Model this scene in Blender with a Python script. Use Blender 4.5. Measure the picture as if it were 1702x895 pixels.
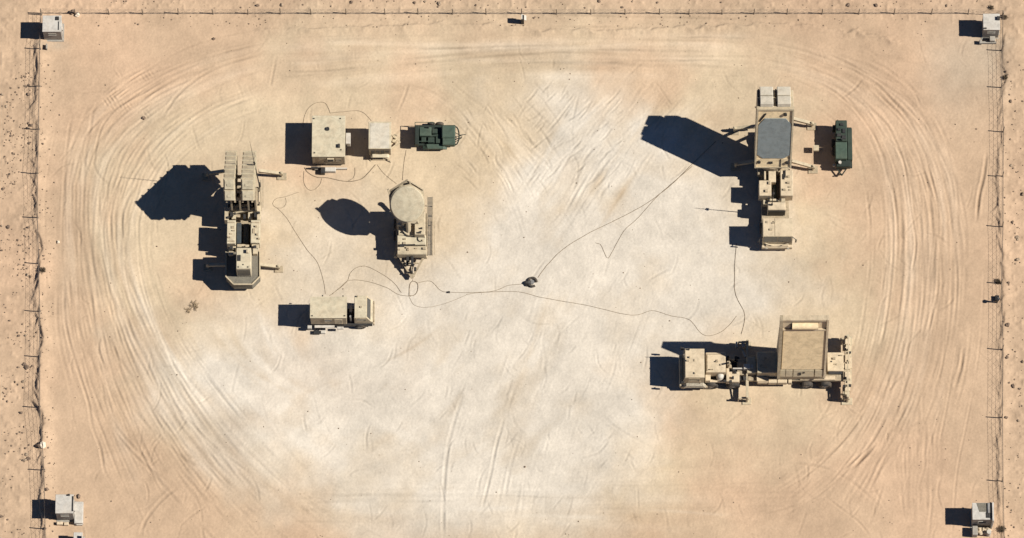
import bpy, bmesh, math, random
import numpy as np
from mathutils import Vector, Matrix

for o in list(bpy.data.objects): bpy.data.objects.remove(o)
scn = bpy.context.scene
COL = scn.collection
R = math.radians

# ------------------------------------------------------------------ camera
TILT, DIST, PPM = R(18.6), 560.0, 19.0          # drone high to the south, long lens
FPX = PPM * DIST
CAM = Vector((0, -DIST*math.sin(TILT), DIST*math.cos(TILT)))
cd = bpy.data.cameras.new('camera'); cam = bpy.data.objects.new('camera', cd); COL.objects.link(cam)
cam.location = CAM; cam.rotation_euler = (TILT, 0, 0)
cd.sensor_width = 36; cd.lens = 36*FPX/1702; cd.clip_start = 1; cd.clip_end = 9000
scn.camera = cam
# ------------------------------------------------------------------ sky, sun, exposure
ELEV, AZ = R(46), R(-5.5)
SUN = Vector((math.cos(ELEV)*math.cos(AZ), math.cos(ELEV)*math.sin(AZ), math.sin(ELEV)))
w = bpy.data.worlds.new('World'); scn.world = w; w.use_nodes = True
nt = w.node_tree; bg = nt.nodes['Background']
sky = nt.nodes.new('ShaderNodeTexSky'); sky.sky_type = 'NISHITA'; sky.sun_disc = False
sky.sun_elevation = ELEV; sky.sun_rotation = math.pi/2 - AZ
sky.air_density = 0.6; sky.dust_density = 0.0; sky.ozone_density = 6.0; sky.altitude = 1800
nt.links.new(sky.outputs[0], bg.inputs[0]); bg.inputs[1].default_value = 0.05
sl = bpy.data.lights.new('sun', 'SUN'); sl.energy = 5.0; sl.angle = R(0.5); sl.color = (1, .955, .88)
so = bpy.data.objects.new('sun', sl); COL.objects.link(so)
so.rotation_euler = SUN.to_track_quat('Z', 'Y').to_euler(); so.location = SUN*200
scn.view_settings.view_transform = 'Standard'; scn.view_settings.look = 'None'
scn.view_settings.exposure = 0.62; scn.view_settings.gamma = 1
scn.view_settings.use_curve_mapping = False

# ------------------------------------------------------------------ measuring: photo survey -> metres
ST, CT = math.sin(TILT), math.cos(TILT)
def W(px, py, z=0.0):
    a, b = px-851.0, 447.5-py
    dy = ST*FPX + CT*b; dz = -CT*FPX + ST*b
    k = (z-CAM.z)/dz
    return Vector((a*k, CAM.y + dy*k, z))
def Wn(p):
    p = np.asarray(p, float); a = p[:, 0]-851.0; b = 447.5-p[:, 1]
    dy = ST*FPX + CT*b; dz = -CT*FPX + ST*b; k = -CAM.z/dz
    return np.stack([a*k, CAM.y + dy*k], 1)

# ------------------------------------------------------------------ materials
def srgb(r, g, b):
    f = lambda c: (c/255/12.92 if c/255 <= .04045 else ((c/255+.055)/1.055)**2.4)
    return (f(r), f(g), f(b))
M = {}
def mat(name, col, rough=.7, var=.12, scale=3.0, metal=0.0, dust=0.0, bump=0.0, spec=.3):
    m = bpy.data.materials.new(name); m.use_nodes = True; t = m.node_tree; b = t.nodes['Principled BSDF']
    b.inputs['Roughness'].default_value = rough; b.inputs['Metallic'].default_value = metal
    b.inputs['Specular IOR Level'].default_value = spec
    g = t.nodes.new('ShaderNodeNewGeometry')
    n1 = t.nodes.new('ShaderNodeTexNoise'); n1.inputs['Scale'].default_value = scale; n1.inputs['Detail'].default_value = 6
    n1.inputs['Roughness'].default_value = .65
    t.links.new(g.outputs['Position'], n1.inputs['Vector'])
    rp = t.nodes.new('ShaderNodeValToRGB')
    rp.color_ramp.elements[0].position = .3; rp.color_ramp.elements[1].position = .72
    rp.color_ramp.elements[0].color = (*[c*(1-var) for c in col], 1)
    rp.color_ramp.elements[1].color = (*[min(1, c*(1+var)) for c in col], 1)
    t.links.new(n1.outputs['Fac'], rp.inputs['Fac'])
    out = rp.outputs['Color']
    if dust:
        n2 = t.nodes.new('ShaderNodeTexNoise'); n2.inputs['Scale'].default_value = 1.1; n2.inputs['Detail'].default_value = 8
        n2.inputs['Roughness'].default_value = .7
        t.links.new(g.outputs['Position'], n2.inputs['Vector'])
        mr = t.nodes.new('ShaderNodeMapRange'); mr.inputs[1].default_value = .42; mr.inputs[2].default_value = .75
        mr.inputs[3].default_value = 0; mr.inputs[4].default_value = dust
        t.links.new(n2.outputs['Fac'], mr.inputs[0])
        mx = t.nodes.new('ShaderNodeMix'); mx.data_type = 'RGBA'
        t.links.new(mr.outputs[0], mx.inputs[0]); t.links.new(out, mx.inputs[6])
        mx.inputs[7].default_value = (.40, .29, .18, 1); out = mx.outputs[2]
    n3 = t.nodes.new('ShaderNodeTexNoise'); n3.inputs['Scale'].default_value = 1.7; n3.inputs['Detail'].default_value = 9; n3.inputs['Roughness'].default_value = .78; n3.inputs['Distortion'].default_value = .6
    t.links.new(g.outputs['Position'], n3.inputs['Vector'])
    m3 = t.nodes.new('ShaderNodeMapRange'); m3.inputs[1].default_value = .34; m3.inputs[2].default_value = .56; m3.inputs[3].default_value = .72; m3.inputs[4].default_value = 1.04
    t.links.new(n3.outputs['Fac'], m3.inputs[0])
    sc = t.nodes.new('ShaderNodeVectorMath'); sc.operation = 'SCALE'; t.links.new(out, sc.inputs[0]); t.links.new(m3.outputs[0], sc.inputs['Scale']); out = sc.outputs[0]
    t.links.new(out, b.inputs['Base Color'])
    if bump:
        bp = t.nodes.new('ShaderNodeBump'); bp.inputs['Strength'].default_value = bump; bp.inputs['Distance'].default_value = .02
        t.links.new(n1.outputs['Fac'], bp.inputs['Height']); t.links.new(bp.outputs[0], b.inputs['Normal'])
    M[name] = m
    return m
mat('tan_paint', (.41, .345, .235), .65, .12, 2.2, dust=.45)
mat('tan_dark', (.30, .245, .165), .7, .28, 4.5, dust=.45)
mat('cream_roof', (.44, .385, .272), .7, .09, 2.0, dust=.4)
mat('face_tan', (.66, .515, .315), .75, .04, 3.0, dust=.15)
mat('radome_grey', (.18, .205, .205), .55, .03, 2.0, dust=.05)
mat('white_panel', (.43, .40, .345), .6, .07, 3.0, dust=.25)
mat('booth_white', (.42, .395, .35), .7, .08, 3.0, dust=.25)
mat('concrete_grey', (.26, .245, .215), .85, .15, 5.0, dust=.3)
mat('green_paint', (.022, .036, .026), .6, .12, 3.0, dust=.05)
mat('green_light', (.045, .07, .05), .6, .12, 3.0, dust=.06)
mat('green_dark', (.014, .022, .017), .6, .2, 5.0, dust=.03)
mat('black_metal', (.022, .022, .022), .55, .3, 5.0, dust=.06)
mat('rubber', (.028, .027, .026), .85, .3, 8.0, dust=.3)
mat('steel', (.30, .30, .29), .45, .15, 4.0, metal=.6, dust=.3)
mat('glass', (.018, .024, .028), .12, .1, 2.0, spec=.6)
mat('grating', (.10, .092, .078), .8, .3, 22.0, dust=.3)
mat('post_steel', (.20, .16, .12), .7, .2, 6.0, metal=.2)
mat('wire', (.24, .19, .145), .6, .2, 6.0, metal=.3)
mat('pack_dark', (.035, .045, .052), .5, .15, 4.0, dust=.1)
mat('cable', (.15, .115, .08), .8, .25, 4.0, dust=.5)
mat('stone', (.30, .225, .155), .95, .3, 9.0, bump=.5)
mat('stone_dark', (.17, .12, .085), .95, .35, 9.0, bump=.5)
mat('stone_pale', (.62, .52, .40), .95, .15, 9.0, bump=.5)
mat('twig', (.09, .065, .04), .9, .3, 8.0)
mat('twig_dry', (.32, .24, .15), .9, .3, 8.0)
mat('net_light', (.33, .29, .22), .9, .4, 9.0, dust=.3)
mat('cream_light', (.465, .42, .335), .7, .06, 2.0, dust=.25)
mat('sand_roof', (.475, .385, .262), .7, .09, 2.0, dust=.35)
mat('net_grey', (.15, .135, .105), .9, .4, 14.0, bump=.3)
mat('sandbag', (.50, .40, .28), .95, .15, 7.0, bump=.4)

# ------------------------------------------------------------------ mesh builder
class MB:
    def __init__(s): s.bm = bmesh.new()
    def hexa(s, p, bev=0.0):
        """8 points: bottom ring 0-3, top ring 4-7"""
        b = bmesh.new() if bev else s.bm
        v = [b.verts.new(q) for q in p]
        for f in ((3, 2, 1, 0), (4, 5, 6, 7), (0, 1, 5, 4), (1, 2, 6, 5), (2, 3, 7, 6), (3, 0, 4, 7)):
            b.faces.new([v[i] for i in f])
        if bev: s._bev(b, bev)
        return s
    def _bev(s, b, bev):
        bmesh.ops.bevel(b, geom=b.edges[:], offset=bev, segments=1, affect='EDGES', profile=.5)
        me = bpy.data.meshes.new('t'); b.to_mesh(me); b.free(); s.bm.from_mesh(me); bpy.data.meshes.remove(me)
    def box(s, x0, x1, y0, y1, z0, z1, bev=0.02):
        if min(x1-x0, y1-y0, z1-z0) < bev*2.5: bev = 0
        return s.hexa([(x0, y0, z0), (x1, y0, z0), (x1, y1, z0), (x0, y1, z0),
                       (x0, y0, z1), (x1, y0, z1), (x1, y1, z1), (x0, y1, z1)], bev)
    def pb(s, a0, a1, b0, b1, z0, z1, bev=0.025):
        """box whose top face was surveyed at pixel columns a0..a1, rows b0..b1"""
        m = (b0+b1)/2
        return s.box(W(a0, m, z1).x, W(a1, m, z1).x, W(a0, b1, z1).y, W(a0, b0, z1).y, z0, z1, bev)
    def prism(s, pts, off):
        """polygon (list of points) extruded by vector off"""
        off = Vector(off); n = len(pts)
        a = [s.bm.verts.new(p) for p in pts]; b = [s.bm.verts.new(Vector(p)+off) for p in pts]
        s.bm.faces.new(a); s.bm.faces.new(b[::-1])
        for i in range(n): s.bm.faces.new((a[i], b[i], b[(i+1) % n], a[(i+1) % n]))
        return s
    def bar(s, p, q, wd, ht=None, up=(0, 0, 1)):
        p, q = Vector(p), Vector(q); ht = ht or wd; d = (q-p).normalized(); u = Vector(up)
        if abs(d.dot(u)) > .97: u = Vector((0, 1, 0))
        r = d.cross(u).normalized()*wd/2; u = r.cross(d).normalized()*ht/2
        return s.hexa([p-r-u, p+r-u, p+r+u, p-r+u, q-r-u, q+r-u, q+r+u, q-r+u])
    def cyl(s, p, q, r, n=12, r2=None):
        p, q = Vector(p), Vector(q); d = (q-p).normalized(); r2 = r if r2 is None else r2
        u = d.orthogonal().normalized(); v = d.cross(u)
        a = []; b = []
        for i in range(n):
            t = 2*math.pi*i/n; e = u*math.cos(t)+v*math.sin(t)
            a.append(s.bm.verts.new(p+e*r)); b.append(s.bm.verts.new(q+e*r2))
        s.bm.faces.new(a[::-1]); s.bm.faces.new(b)
        for i in range(n): s.bm.faces.new((a[i], a[(i+1) % n], b[(i+1) % n], b[i]))
        return s
    def tube(s, pts, r, n=6):
        pts = [Vector(p) for p in pts]; rings = []
        for i, p in enumerate(pts):
            d = (pts[min(i+1, len(pts)-1)]-pts[max(i-1, 0)]).normalized()
            u = d.cross(Vector((0, 0, 1)))
            u = u.normalized() if u.length > 1e-4 else Vector((1, 0, 0))
            v = u.cross(d)
            rings.append([s.bm.verts.new(p+(u*math.cos(2*math.pi*k/n)+v*math.sin(2*math.pi*k/n))*r) for k in range(n)])
        for a, b in zip(rings, rings[1:]):
            for k in range(n): s.bm.faces.new((a[k], a[(k+1) % n], b[(k+1) % n], b[k]))
        s.bm.faces.new(rings[0][::-1]); s.bm.faces.new(rings[-1])
        return s
    def rock(s, c, r, rng, sub=2, flat=.7):
        b = bmesh.new(); bmesh.ops.create_icosphere(b, subdivisions=sub, radius=1)
        ax = [rng.uniform(.7, 1.3), rng.uniform(.7, 1.3), flat*rng.uniform(.8, 1.2)]
        for v in b.verts:
            k = r*rng.uniform(.62, 1.2)
            v.co = Vector((v.co.x*ax[0]*k, v.co.y*ax[1]*k, v.co.z*ax[2]*k))+Vector(c)
        me = bpy.data.meshes.new('t'); b.to_mesh(me); b.free(); s.bm.from_mesh(me); bpy.data.meshes.remove(me)
        return s

ORG = {}
def root_of(o):
    while o.parent: o = o.parent
    return o
def clusters(bm, tol=.03):
    """connected islands, islands whose boxes touch counted as one piece"""
    bm.verts.index_update(); bm.faces.ensure_lookup_table(); seen = set(); isl = []
    for f in bm.faces:
        if f.index in seen: continue
        st = [f]; seen.add(f.index); grp = []
        while st:
            g = st.pop(); grp.append(g)
            for e in g.edges:
                for h in e.link_faces:
                    if h.index not in seen: seen.add(h.index); st.append(h)
        c = [v.co for g in grp for v in g.verts]
        isl.append([grp, [min(p[i] for p in c)-tol/2 for i in range(3)], [max(p[i] for p in c)+tol/2 for i in range(3)]])
    par = list(range(len(isl)))
    def fd(i):
        while par[i] != i: i = par[i]
        return i
    for i in range(len(isl)):
        for j in range(i):
            if all(isl[i][1][k] <= isl[j][2][k] and isl[j][1][k] <= isl[i][2][k] for k in range(3)): par[fd(i)] = fd(j)
    out = {}
    for i in range(len(isl)): out.setdefault(fd(i), []).extend(isl[i][0])
    return sorted(out.values(), key=len, reverse=True)
def obj(name, mb, m, parent=None, smooth=False, origin=None, split=True):
    org = ORG[root_of(parent).name] if parent else (Vector(origin) if origin is not None else Vector())
    bmesh.ops.recalc_face_normals(mb.bm, faces=mb.bm.faces[:])
    bmesh.ops.translate(mb.bm, verts=mb.bm.verts[:], vec=-org)
    mb.bm.faces.index_update()
    cl = clusters(mb.bm) if (split and parent) else [None]
    first = None
    for grp in cl:
        me = bpy.data.meshes.new(name)
        if grp is None or len(cl) == 1: mb.bm.to_mesh(me)
        else:
            vs = {}; 
            for f in grp:
                for v in f.verts: vs.setdefault(v, len(vs))
            me.from_pydata([v.co[:] for v in vs], [], [[vs[v] for v in f.verts] for f in grp])
        me.materials.append(M[m] if isinstance(m, str) else m)
        if smooth:
            for p in me.polygons: p.use_smooth = True
        o = bpy.data.objects.new(name, me); COL.objects.link(o)
        if parent: o.parent = parent
        else: o.location = org; ORG[o.name] = org
        first = first or o
    mb.bm.free()
    return first
def tag(o, label, cat, group=None):
    o['label'] = label; o['category'] = cat
    if group: o['group'] = group
    return o
def thing(name, label, cat, px, py, group=None):
    o = bpy.data.objects.new(name, None); COL.objects.link(o); o.location = W(px, py, 0); ORG[o.name] = W(px, py, 0)
    o.empty_display_size = .3
    return tag(o, label, cat, group)
rng = random.Random(7)

# ================================================================== GROUND
npr = np.random.RandomState(11)
STEP = 0.085
def axis(a, b, far):
    fine = list(np.arange(a, b, STEP)); lo = []; hi = []; d = STEP; x = fine[0]
    while x > -far: d *= 1.32; x -= d; lo.append(x)
    d = STEP; x = fine[-1]
    while x < far: d *= 1.32; x += d; hi.append(x)
    return np.array(lo[::-1]+fine+hi), len(lo), len(lo)+len(fine)
gx, ix0, ix1 = axis(-48.5, 48.5, 4000)
gy, iy0, iy1 = axis(-28, 30, 4000)
GX, GY = np.meshgrid(gx, gy)
H = np.zeros_like(GX); TONE = np.zeros_like(GX); PST = np.zeros_like(GX)
def vnoise(X, Y, s, seed):
    rs = np.random.RandomState(seed); N = 256; L = rs.rand(N, N)
    x = X/s; y = Y/s; xi = np.floor(x).astype(int); yi = np.floor(y).astype(int); fx = x-xi; fy = y-yi
    fx = fx*fx*(3-2*fx); fy = fy*fy*(3-2*fy)
    a = L[yi % N, xi % N]; b = L[yi % N, (xi+1) % N]; c = L[(yi+1) % N, xi % N]; d = L[(yi+1) % N, (xi+1) % N]
    return (a*(1-fx)+b*fx)*(1-fy)+(c*(1-fx)+d*fx)*fy-.5
def fbm(X, Y, s, o, seed, g=.5):
    r = 0; a = 1
    for k in range(o): r = r+a*vnoise(X, Y, s/2**k, seed+k); a *= g
    return r
N_big = fbm(GX, GY, 14, 4, 1); N_mid = fbm(GX+N_big, GY, 3.1, 4, 20); N_fin = fbm(GX, GY, .55, 2, 40)
H += .05*N_big + .018*N_mid + .016*N_fin + .005*npr.randn(*GX.shape)*(np.abs(GX) < 49)*(np.abs(GY) < 31)

def smooth_line(pts, step=.5):
    p = Wn(pts)
    if len(p) > 2:
        q = []
        e = np.vstack([2*p[0]-p[1], p, 2*p[-1]-p[-2]])
        for i in range(1, len(e)-2):
            p0, p1, p2, p3 = e[i-1], e[i], e[i+1], e[i+2]
            for t in np.linspace(0, 1, 12, endpoint=False):
                q.append(.5*((2*p1)+(p2-p0)*t+(2*p0-5*p1+4*p2-p3)*t*t+(3*p1-p0-3*p2+p3)*t**3))
        q.append(e[-2]); p = np.array(q)
    d = np.r_[0, np.cumsum(np.hypot(*np.diff(p, axis=0).T))]
    n = max(2, int(d[-1]/step)+1); s = np.linspace(0, d[-1], n)
    return np.stack([np.interp(s, d, p[:, 0]), np.interp(s, d, p[:, 1])], 1), s
def window(xa, xb, ya, yb):
    i0, i1 = np.searchsorted(gx, [xa, xb]); j0, j1 = np.searchsorted(gy, [ya, yb])
    return slice(j0, j1), slice(i0, i1)
def stamp(p, s, depth, wd, tone=0., fade=1.5, tread=0., solid=.4, shoulder=.55):
    n = len(p); L = s[-1]
    if L <= 0: return
    ph = npr.rand()*100
    am = np.interp(s, np.arange(-2, L+6, 1.7), npr.rand(len(np.arange(-2, L+6, 1.7))))
    am = solid+(1-solid)*np.clip((am-.25)*1.9, 0, 1)
    am *= np.clip(s/fade, 0, 1)*np.clip((L-s)/fade, 0, 1)
    mg = wd*3.6
    for i in range(n-1):
        if max(am[i], am[i+1]) < .03: continue
        a, b = p[i], p[i+1]
        sl = window(min(a[0], b[0])-mg, max(a[0], b[0])+mg, min(a[1], b[1])-mg, max(a[1], b[1])+mg)
        X = GX[sl]; Y = GY[sl]
        if X.size == 0: continue
        d = b-a; l = math.hypot(*d)+1e-9; u = d/l
        t = ((X-a[0])*u[0]+(Y-a[1])*u[1])/l
        r = (X-a[0])*u[1]-(Y-a[1])*u[0]
        k = np.where((t >= 0) & (t < 1), am[i]+(am[i+1]-am[i])*t, 0)
        g = np.exp(-(r/wd)**2)
        sh = np.exp(-((np.abs(r)-1.9*wd)/(.8*wd))**2)
        if tread:
            g = g*(1-tread+tread*np.cos((s[i]+t*l)*2*math.pi/.32))
        H[sl] += k*depth*(-g+shoulder*sh)
        TONE[sl] += k*tone*(g-.25*sh)
def lane(pts, wd, tone, pale):
    p, s = smooth_line(pts, .8); L = s[-1]; am = np.interp(s, np.linspace(0, L, 6), npr.rand(6))*np.clip(s/3, 0, 1)*np.clip((L-s)/3, 0, 1); mg = wd*2.4
    for i in range(len(p)-1):
        a, b = p[i], p[i+1]
        sl = window(min(a[0], b[0])-mg, max(a[0], b[0])+mg, min(a[1], b[1])-mg, max(a[1], b[1])+mg); X = GX[sl]; Y = GY[sl]
        if X.size == 0: continue
        d = b-a; l = math.hypot(*d)+1e-9; u = d/l; t = ((X-a[0])*u[0]+(Y-a[1])*u[1])/l; r = (X-a[0])*u[1]-(Y-a[1])*u[0]
        k = np.where((t >= 0) & (t < 1), am[i]+(am[i+1]-am[i])*t, 0)*np.exp(-(r/wd)**2)
        TONE[sl] += tone*k; PST[sl] += pale*k
def lanes(A, B, n, span=(.1, .5), pf=1.0, tf=1.0):
    a = resample(A, 28); b = resample(B, 28)
    for _ in range(n):
        ln = npr.uniform(*span); t0 = npr.uniform(0, 1-ln); i0, i1 = int(t0*27), int((t0+ln)*27)
        if i1-i0 < 3: continue
        uu = (npr.rand()+npr.uniform(-.25, .25)*np.linspace(-1, 1, 28))[:, None]; c = (a*(1-uu)+b*uu)[i0:i1+1]
        sg = npr.choice([1, 1, -1]); lane(c[::3] if len(c) > 8 else c, npr.uniform(.12, .6), tf*sg*npr.uniform(.05, .35), pf*sg*npr.uniform(.1, .5))
def track(pts, depth=.03, wd=.13, tone=-.25, **k):
    p, s = smooth_line(pts); stamp(p, s, depth, wd, tone, **k)
def resample(pts, n):
    p = np.asarray(pts, float); d = np.r_[0, np.cumsum(np.hypot(*np.diff(p, axis=0).T))]
    s = np.linspace(0, d[-1], n); return np.stack([np.interp(s, d, p[:, 0]), np.interp(s, d, p[:, 1])], 1)
def family(A, B, n, depth=(.008, .03), wd=(.075, .13), tone=-.2, span=(.06, .5), wob=9, pair=.4, solid=.3):
    a = resample(A, 28); b = resample(B, 28)
    for _ in range(n):
        u = npr.rand(); ln = npr.uniform(*span); t0 = npr.uniform(-.1, 1.1-ln); i0 = int(max(0, t0)*27); i1 = int(min(1, t0+ln)*27)
        if i1-i0 < 3: continue
        sk = npr.uniform(-.5, .5)*npr.rand(); tt = np.linspace(-.5, .5, 28)
        uu = np.clip(u+sk*tt, -.08, 1.08)[:, None]
        c = a*(1-uu)+b*uu
        c = c+np.cumsum(npr.randn(28, 2), 0)*wob*.12
        q = c[i0:i1+1]
        dd = npr.uniform(*depth); ww = npr.uniform(*wd); tn = tone*npr.uniform(-.4, 1.2)
        track(q[::3] if len(q) > 7 else q, dd, ww, tn, fade=3, solid=solid)
        if npr.rand() < pair:
            nrm = np.gradient(q, axis=0); nrm = np.stack([-nrm[:, 1], nrm[:, 0]], 1); nrm /= np.hypot(*nrm.T)[:, None]+1e-9
            q2 = q+nrm*npr.choice([9, -9, 38, -38])
            track(q2[::3] if len(q2) > 7 else q2, dd, ww, tn, fade=3, solid=solid)
Lo = [(450, 62), (340, 85), (240, 125), (170, 165), (128, 205), (110, 270), (104, 350), (104, 450), (108, 540), (125, 620), (150, 700), (185, 790), (215, 860), (225, 900)]
Li = [(450, 165), (380, 190), (320, 225), (275, 270), (240, 340), (232, 420), (245, 500), (280, 570), (330, 640), (390, 710), (450, 770), (520, 830), (600, 870), (660, 900)]
Ro = [(1250, 60), (1340, 78), (1430, 105), (1510, 160), (1560, 220), (1590, 300), (1600, 400), (1600, 500), (1592, 600), (1570, 690), (1545, 780), (1530, 895)]
Ri = [(1250, 115), (1330, 130), (1390, 160), (1430, 200), (1460, 260), (1475, 330), (1478, 420), (1470, 500), (1455, 580), (1430, 650), (1390, 720), (1330, 780), (1260, 820), (1180, 850)]
family(Lo, Li, 260, (.005, .026), tone=-.3, wob=16, solid=.1); family(Ro, Ri, 240, (.005, .027), tone=-.3, wob=14, solid=.1)
family(Lo, Li, 90, (.006, .03), span=(.03, .1), pair=.2); family(Ro, Ri, 90, (.006, .03), span=(.03, .1), pair=.2)
family([(430, 60), (900, 56), (1300, 62)], [(440, 140), (860, 110), (1250, 118)], 60, (.006, .016), tone=-.6)
family([(450, 800), (900, 790), (1300, 765)], [(500, 850), (900, 850), (1400, 880)], 30, (.006, .016), tone=-.3)
family([(1010, 100), (960, 170), (900, 250), (850, 330)], [(1190, 150), (1110, 230), (1040, 320), (980, 400)], 110, (.012, .04), span=(.1, .4), tone=-.45)
family([(740, 120), (810, 170), (880, 235), (940, 290)], [(690, 150), (760, 210), (810, 280), (850, 360), (870, 430)], 60, (.010, .034), span=(.1, .45), tone=-.4)
family([(880, 440), (830, 560), (770, 700), (730, 895)], [(1080, 440), (1040, 560), (1000, 700), (950, 895)], 80, (.006, .02), tone=-.25, span=(.06, .35))
family([(420, 560), (420, 650), (470, 740), (600, 800)], [(700, 540), (690, 620), (720, 700), (760, 780)], 60, (.004, .016), tone=-.25, span=(.08, .35))
family([(1250, 60), (1450, 60), (1620, 90)], [(1420, 110), (1540, 170), (1640, 300)], 22, (.004, .015))
family([(1480, 640), (1480, 760), (1500, 895)], [(1580, 600), (1570, 760), (1560, 895)], 40, (.008, .026), span=(.2, .6))
family([(1100, 690), (1250, 700), (1400, 730)], [(1000, 860), (1200, 850), (1330, 830)], 16, (.004, .014))
lanes(Lo, Li, 170, pf=.22, tf=.6); lanes(Ro, Ri, 150, pf=.12, tf=.6)
lanes([(430, 60), (900, 56), (1300, 62)], [(440, 150), (860, 130), (1250, 130)], 60, pf=.35); lanes([(450, 790), (900, 780), (1300, 760)], [(500, 880), (900, 870), (1400, 890)], 45, pf=.35, tf=.5)
lanes([(1010, 100), (960, 170), (900, 250), (850, 330), (800, 420)], [(1190, 150), (1110, 230), (1040, 320), (980, 400), (900, 520)], 70)
lanes([(740, 110), (810, 170), (880, 235), (960, 300)], [(640, 150), (740, 220), (800, 300), (840, 380), (860, 450)], 50, pf=.5)
lanes([(700, 440), (600, 560), (480, 640), (380, 760)], [(1100, 440), (1000, 600), (900, 760), (700, 890)], 90, pf=.55)
lanes([(260, 560), (330, 640), (420, 720), (560, 800)], [(420, 480), (460, 580), (600, 680), (760, 760)], 60, pf=.6)
lanes([(1300, 300), (1330, 400), (1300, 500)], [(1460, 300), (1440, 420), (1420, 560)], 40, pf=.3)
T_STRONG = [
 [(440, 88), (375, 107), (335, 126), (300, 153), (281, 177), (268, 198)],
 [(440, 72), (375, 87), (335, 103), (268, 137), (241, 153), (198, 177), (172, 206), (161, 239), (155, 280)],
 [(292, 107), (255, 121), (228, 134), (198, 153), (166, 188)], [(169, 161), (155, 185), (151, 209), (145, 239), (139, 280)],
 [(123, 188), (115, 214), (110, 260), (107, 300), (108, 340)], [(107, 470), (107, 520), (113, 560), (129, 614), (146, 668), (153, 709), (166, 743), (174, 784), (188, 808)],
 [(165, 600), (172, 655), (180, 690), (198, 727), (228, 762), (257, 786), (290, 805)], [(188, 703), (209, 730), (241, 762), (265, 781)],
 [(215, 625), (230, 655), (249, 671), (268, 698), (295, 730), (327, 760)], [(214, 668), (236, 698), (268, 730), (308, 765), (335, 778)],
 [(250, 620), (273, 655), (308, 693), (348, 735), (389, 768), (418, 789)],
 [(295, 810), (268, 832), (241, 867), (233, 895)], [(346, 840), (316, 859), (292, 883)],
 [(1458, 733), (1439, 757), (1407, 786)], [(1450, 735), (1425, 760), (1396, 784)], [(1506, 663), (1490, 698), (1474, 727)],
 [(1310, 768), (1364, 776), (1401, 792), (1434, 816), (1468, 848)], [(1369, 824), (1401, 848), (1428, 869), (1447, 893)],
 [(1329, 837), (1295, 848), (1262, 856)], [(1401, 733), (1380, 752), (1361, 770)],
 [(1560, 440), (1557, 488), (1546, 536), (1533, 569)], [(1601, 577), (1598, 606), (1590, 636), (1586, 652)],
 [(1640, 252), (1635, 292), (1627, 327), (1623, 370)],
 [(1517, 220), (1535, 252), (1546, 290), (1557, 333), (1560, 370), (1564, 440)],
 [(1463, 220), (1495, 252), (1506, 290), (1514, 349), (1522, 408), (1514, 459)],
 [(1350, 86), (1396, 102), (1436, 129), (1476, 158), (1503, 188), (1525, 223), (1538, 239)],
 [(1383, 137), (1423, 166), (1466, 198), (1490, 231)], [(1369, 86), (1423, 113), (1471, 142), (1511, 172), (1530, 198)],
 [(770, 655), (752, 710), (742, 760), (737, 830), (737, 895)], [(840, 690), (825, 740), (815, 790), (800, 850)], [(866, 720), (850, 770), (838, 830)],
 [(670, 140), (710, 150), (745, 172), (770, 195)], [(870, 165), (900, 195), (922, 215)], [(860, 210), (885, 240), (905, 258)],
 [(960, 155), (935, 190), (905, 225)], [(1005, 165), (980, 190), (950, 215)], [(1000, 235), (975, 260), (962, 290), (950, 322)],
 [(1000, 690), (1030, 715), (1075, 740)], [(1030, 745), (1045, 758), (1060, 772)],
 [(230, 300), (205, 350), (200, 420), (212, 500)], [(180, 560), (200, 600), (230, 640)]]
for q in T_STRONG: track(q, npr.uniform(.025, .05), npr.uniform(.08, .125), -.45, solid=.4, fade=1.2)
for q in ([(1640, 252), (1635, 292), (1627, 327), (1623, 370)], [(1601, 577), (1598, 606), (1590, 636), (1586, 652)], [(1458, 733), (1439, 757), (1407, 786)]):
    track(q, .07, .13, -.5, solid=.7)
for i in range(16):        # cleated tyre scrub marks where vehicles turned
    x, y = 168+npr.rand()*70, 110+npr.rand()*85
    dx, dy = (12, 15) if i % 2 else (16, -12)
    for k in range(npr.randint(2, 5)):
        track([(x+k*5, y-k*3), (x+k*5+dx, y-k*3+dy)], .035, .075, -.3, fade=.2, solid=.9)
for i in range(26):        # slew marks by the right and lower loops
    x, y = [(1500+npr.rand()*80, 150+npr.rand()*70), (225+npr.rand()*60, 735+npr.rand()*60), (1030*1.0+npr.rand()*40, 720+npr.rand()*50), (900+npr.rand()*80, 700+npr.rand()*45)][i % 4]
    a = npr.uniform(.8, 1.5) if i % 4 != 1 else npr.uniform(-1.2, -.7); l = npr.uniform(8, 24)
    track([(x, y), (x+l*math.cos(a), y+l*math.sin(a))], .03, .085, -.35, fade=.25, solid=.9)

for i in range(150):       # crossing scuffs of the turning fan at upper centre and along the pale middle
    if i < 70: x, y, a = npr.uniform(890, 1040), npr.uniform(140, 290), npr.uniform(2.1, 2.45)
    elif i < 110: x, y, a = npr.uniform(740, 910), npr.uniform(150, 300), npr.uniform(.6, 1.0)
    else: x, y, a = npr.uniform(640, 1080), npr.uniform(520, 880), npr.uniform(1.6, 2.3)
    l = npr.uniform(5, 22); track([(x, y), (x+l*math.cos(a), y+l*math.sin(a)), (x+2*l*math.cos(a+.1), y+2*l*math.sin(a+.1))], npr.uniform(.018, .045)*(.5 if i >= 110 else 1), npr.uniform(.07, .09), -.6, fade=.4, solid=.6)
for i in range(950):
    x, y = npr.uniform(100, 1640), npr.uniform(60, 890); a = npr.uniform(.9, 2.4) if npr.rand() < .75 else npr.uniform(0, 3.14); l = npr.choice([npr.uniform(2, 7), npr.uniform(5, 28)]); k = npr.uniform(-.35, .35)
    track([(x, y), (x+l*math.cos(a), y+l*math.sin(a)), (x+2*l*math.cos(a+k), y+2*l*math.sin(a+k))], npr.uniform(.008, .03), npr.uniform(.07, .10), -.4, fade=.3, solid=.5)
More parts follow.
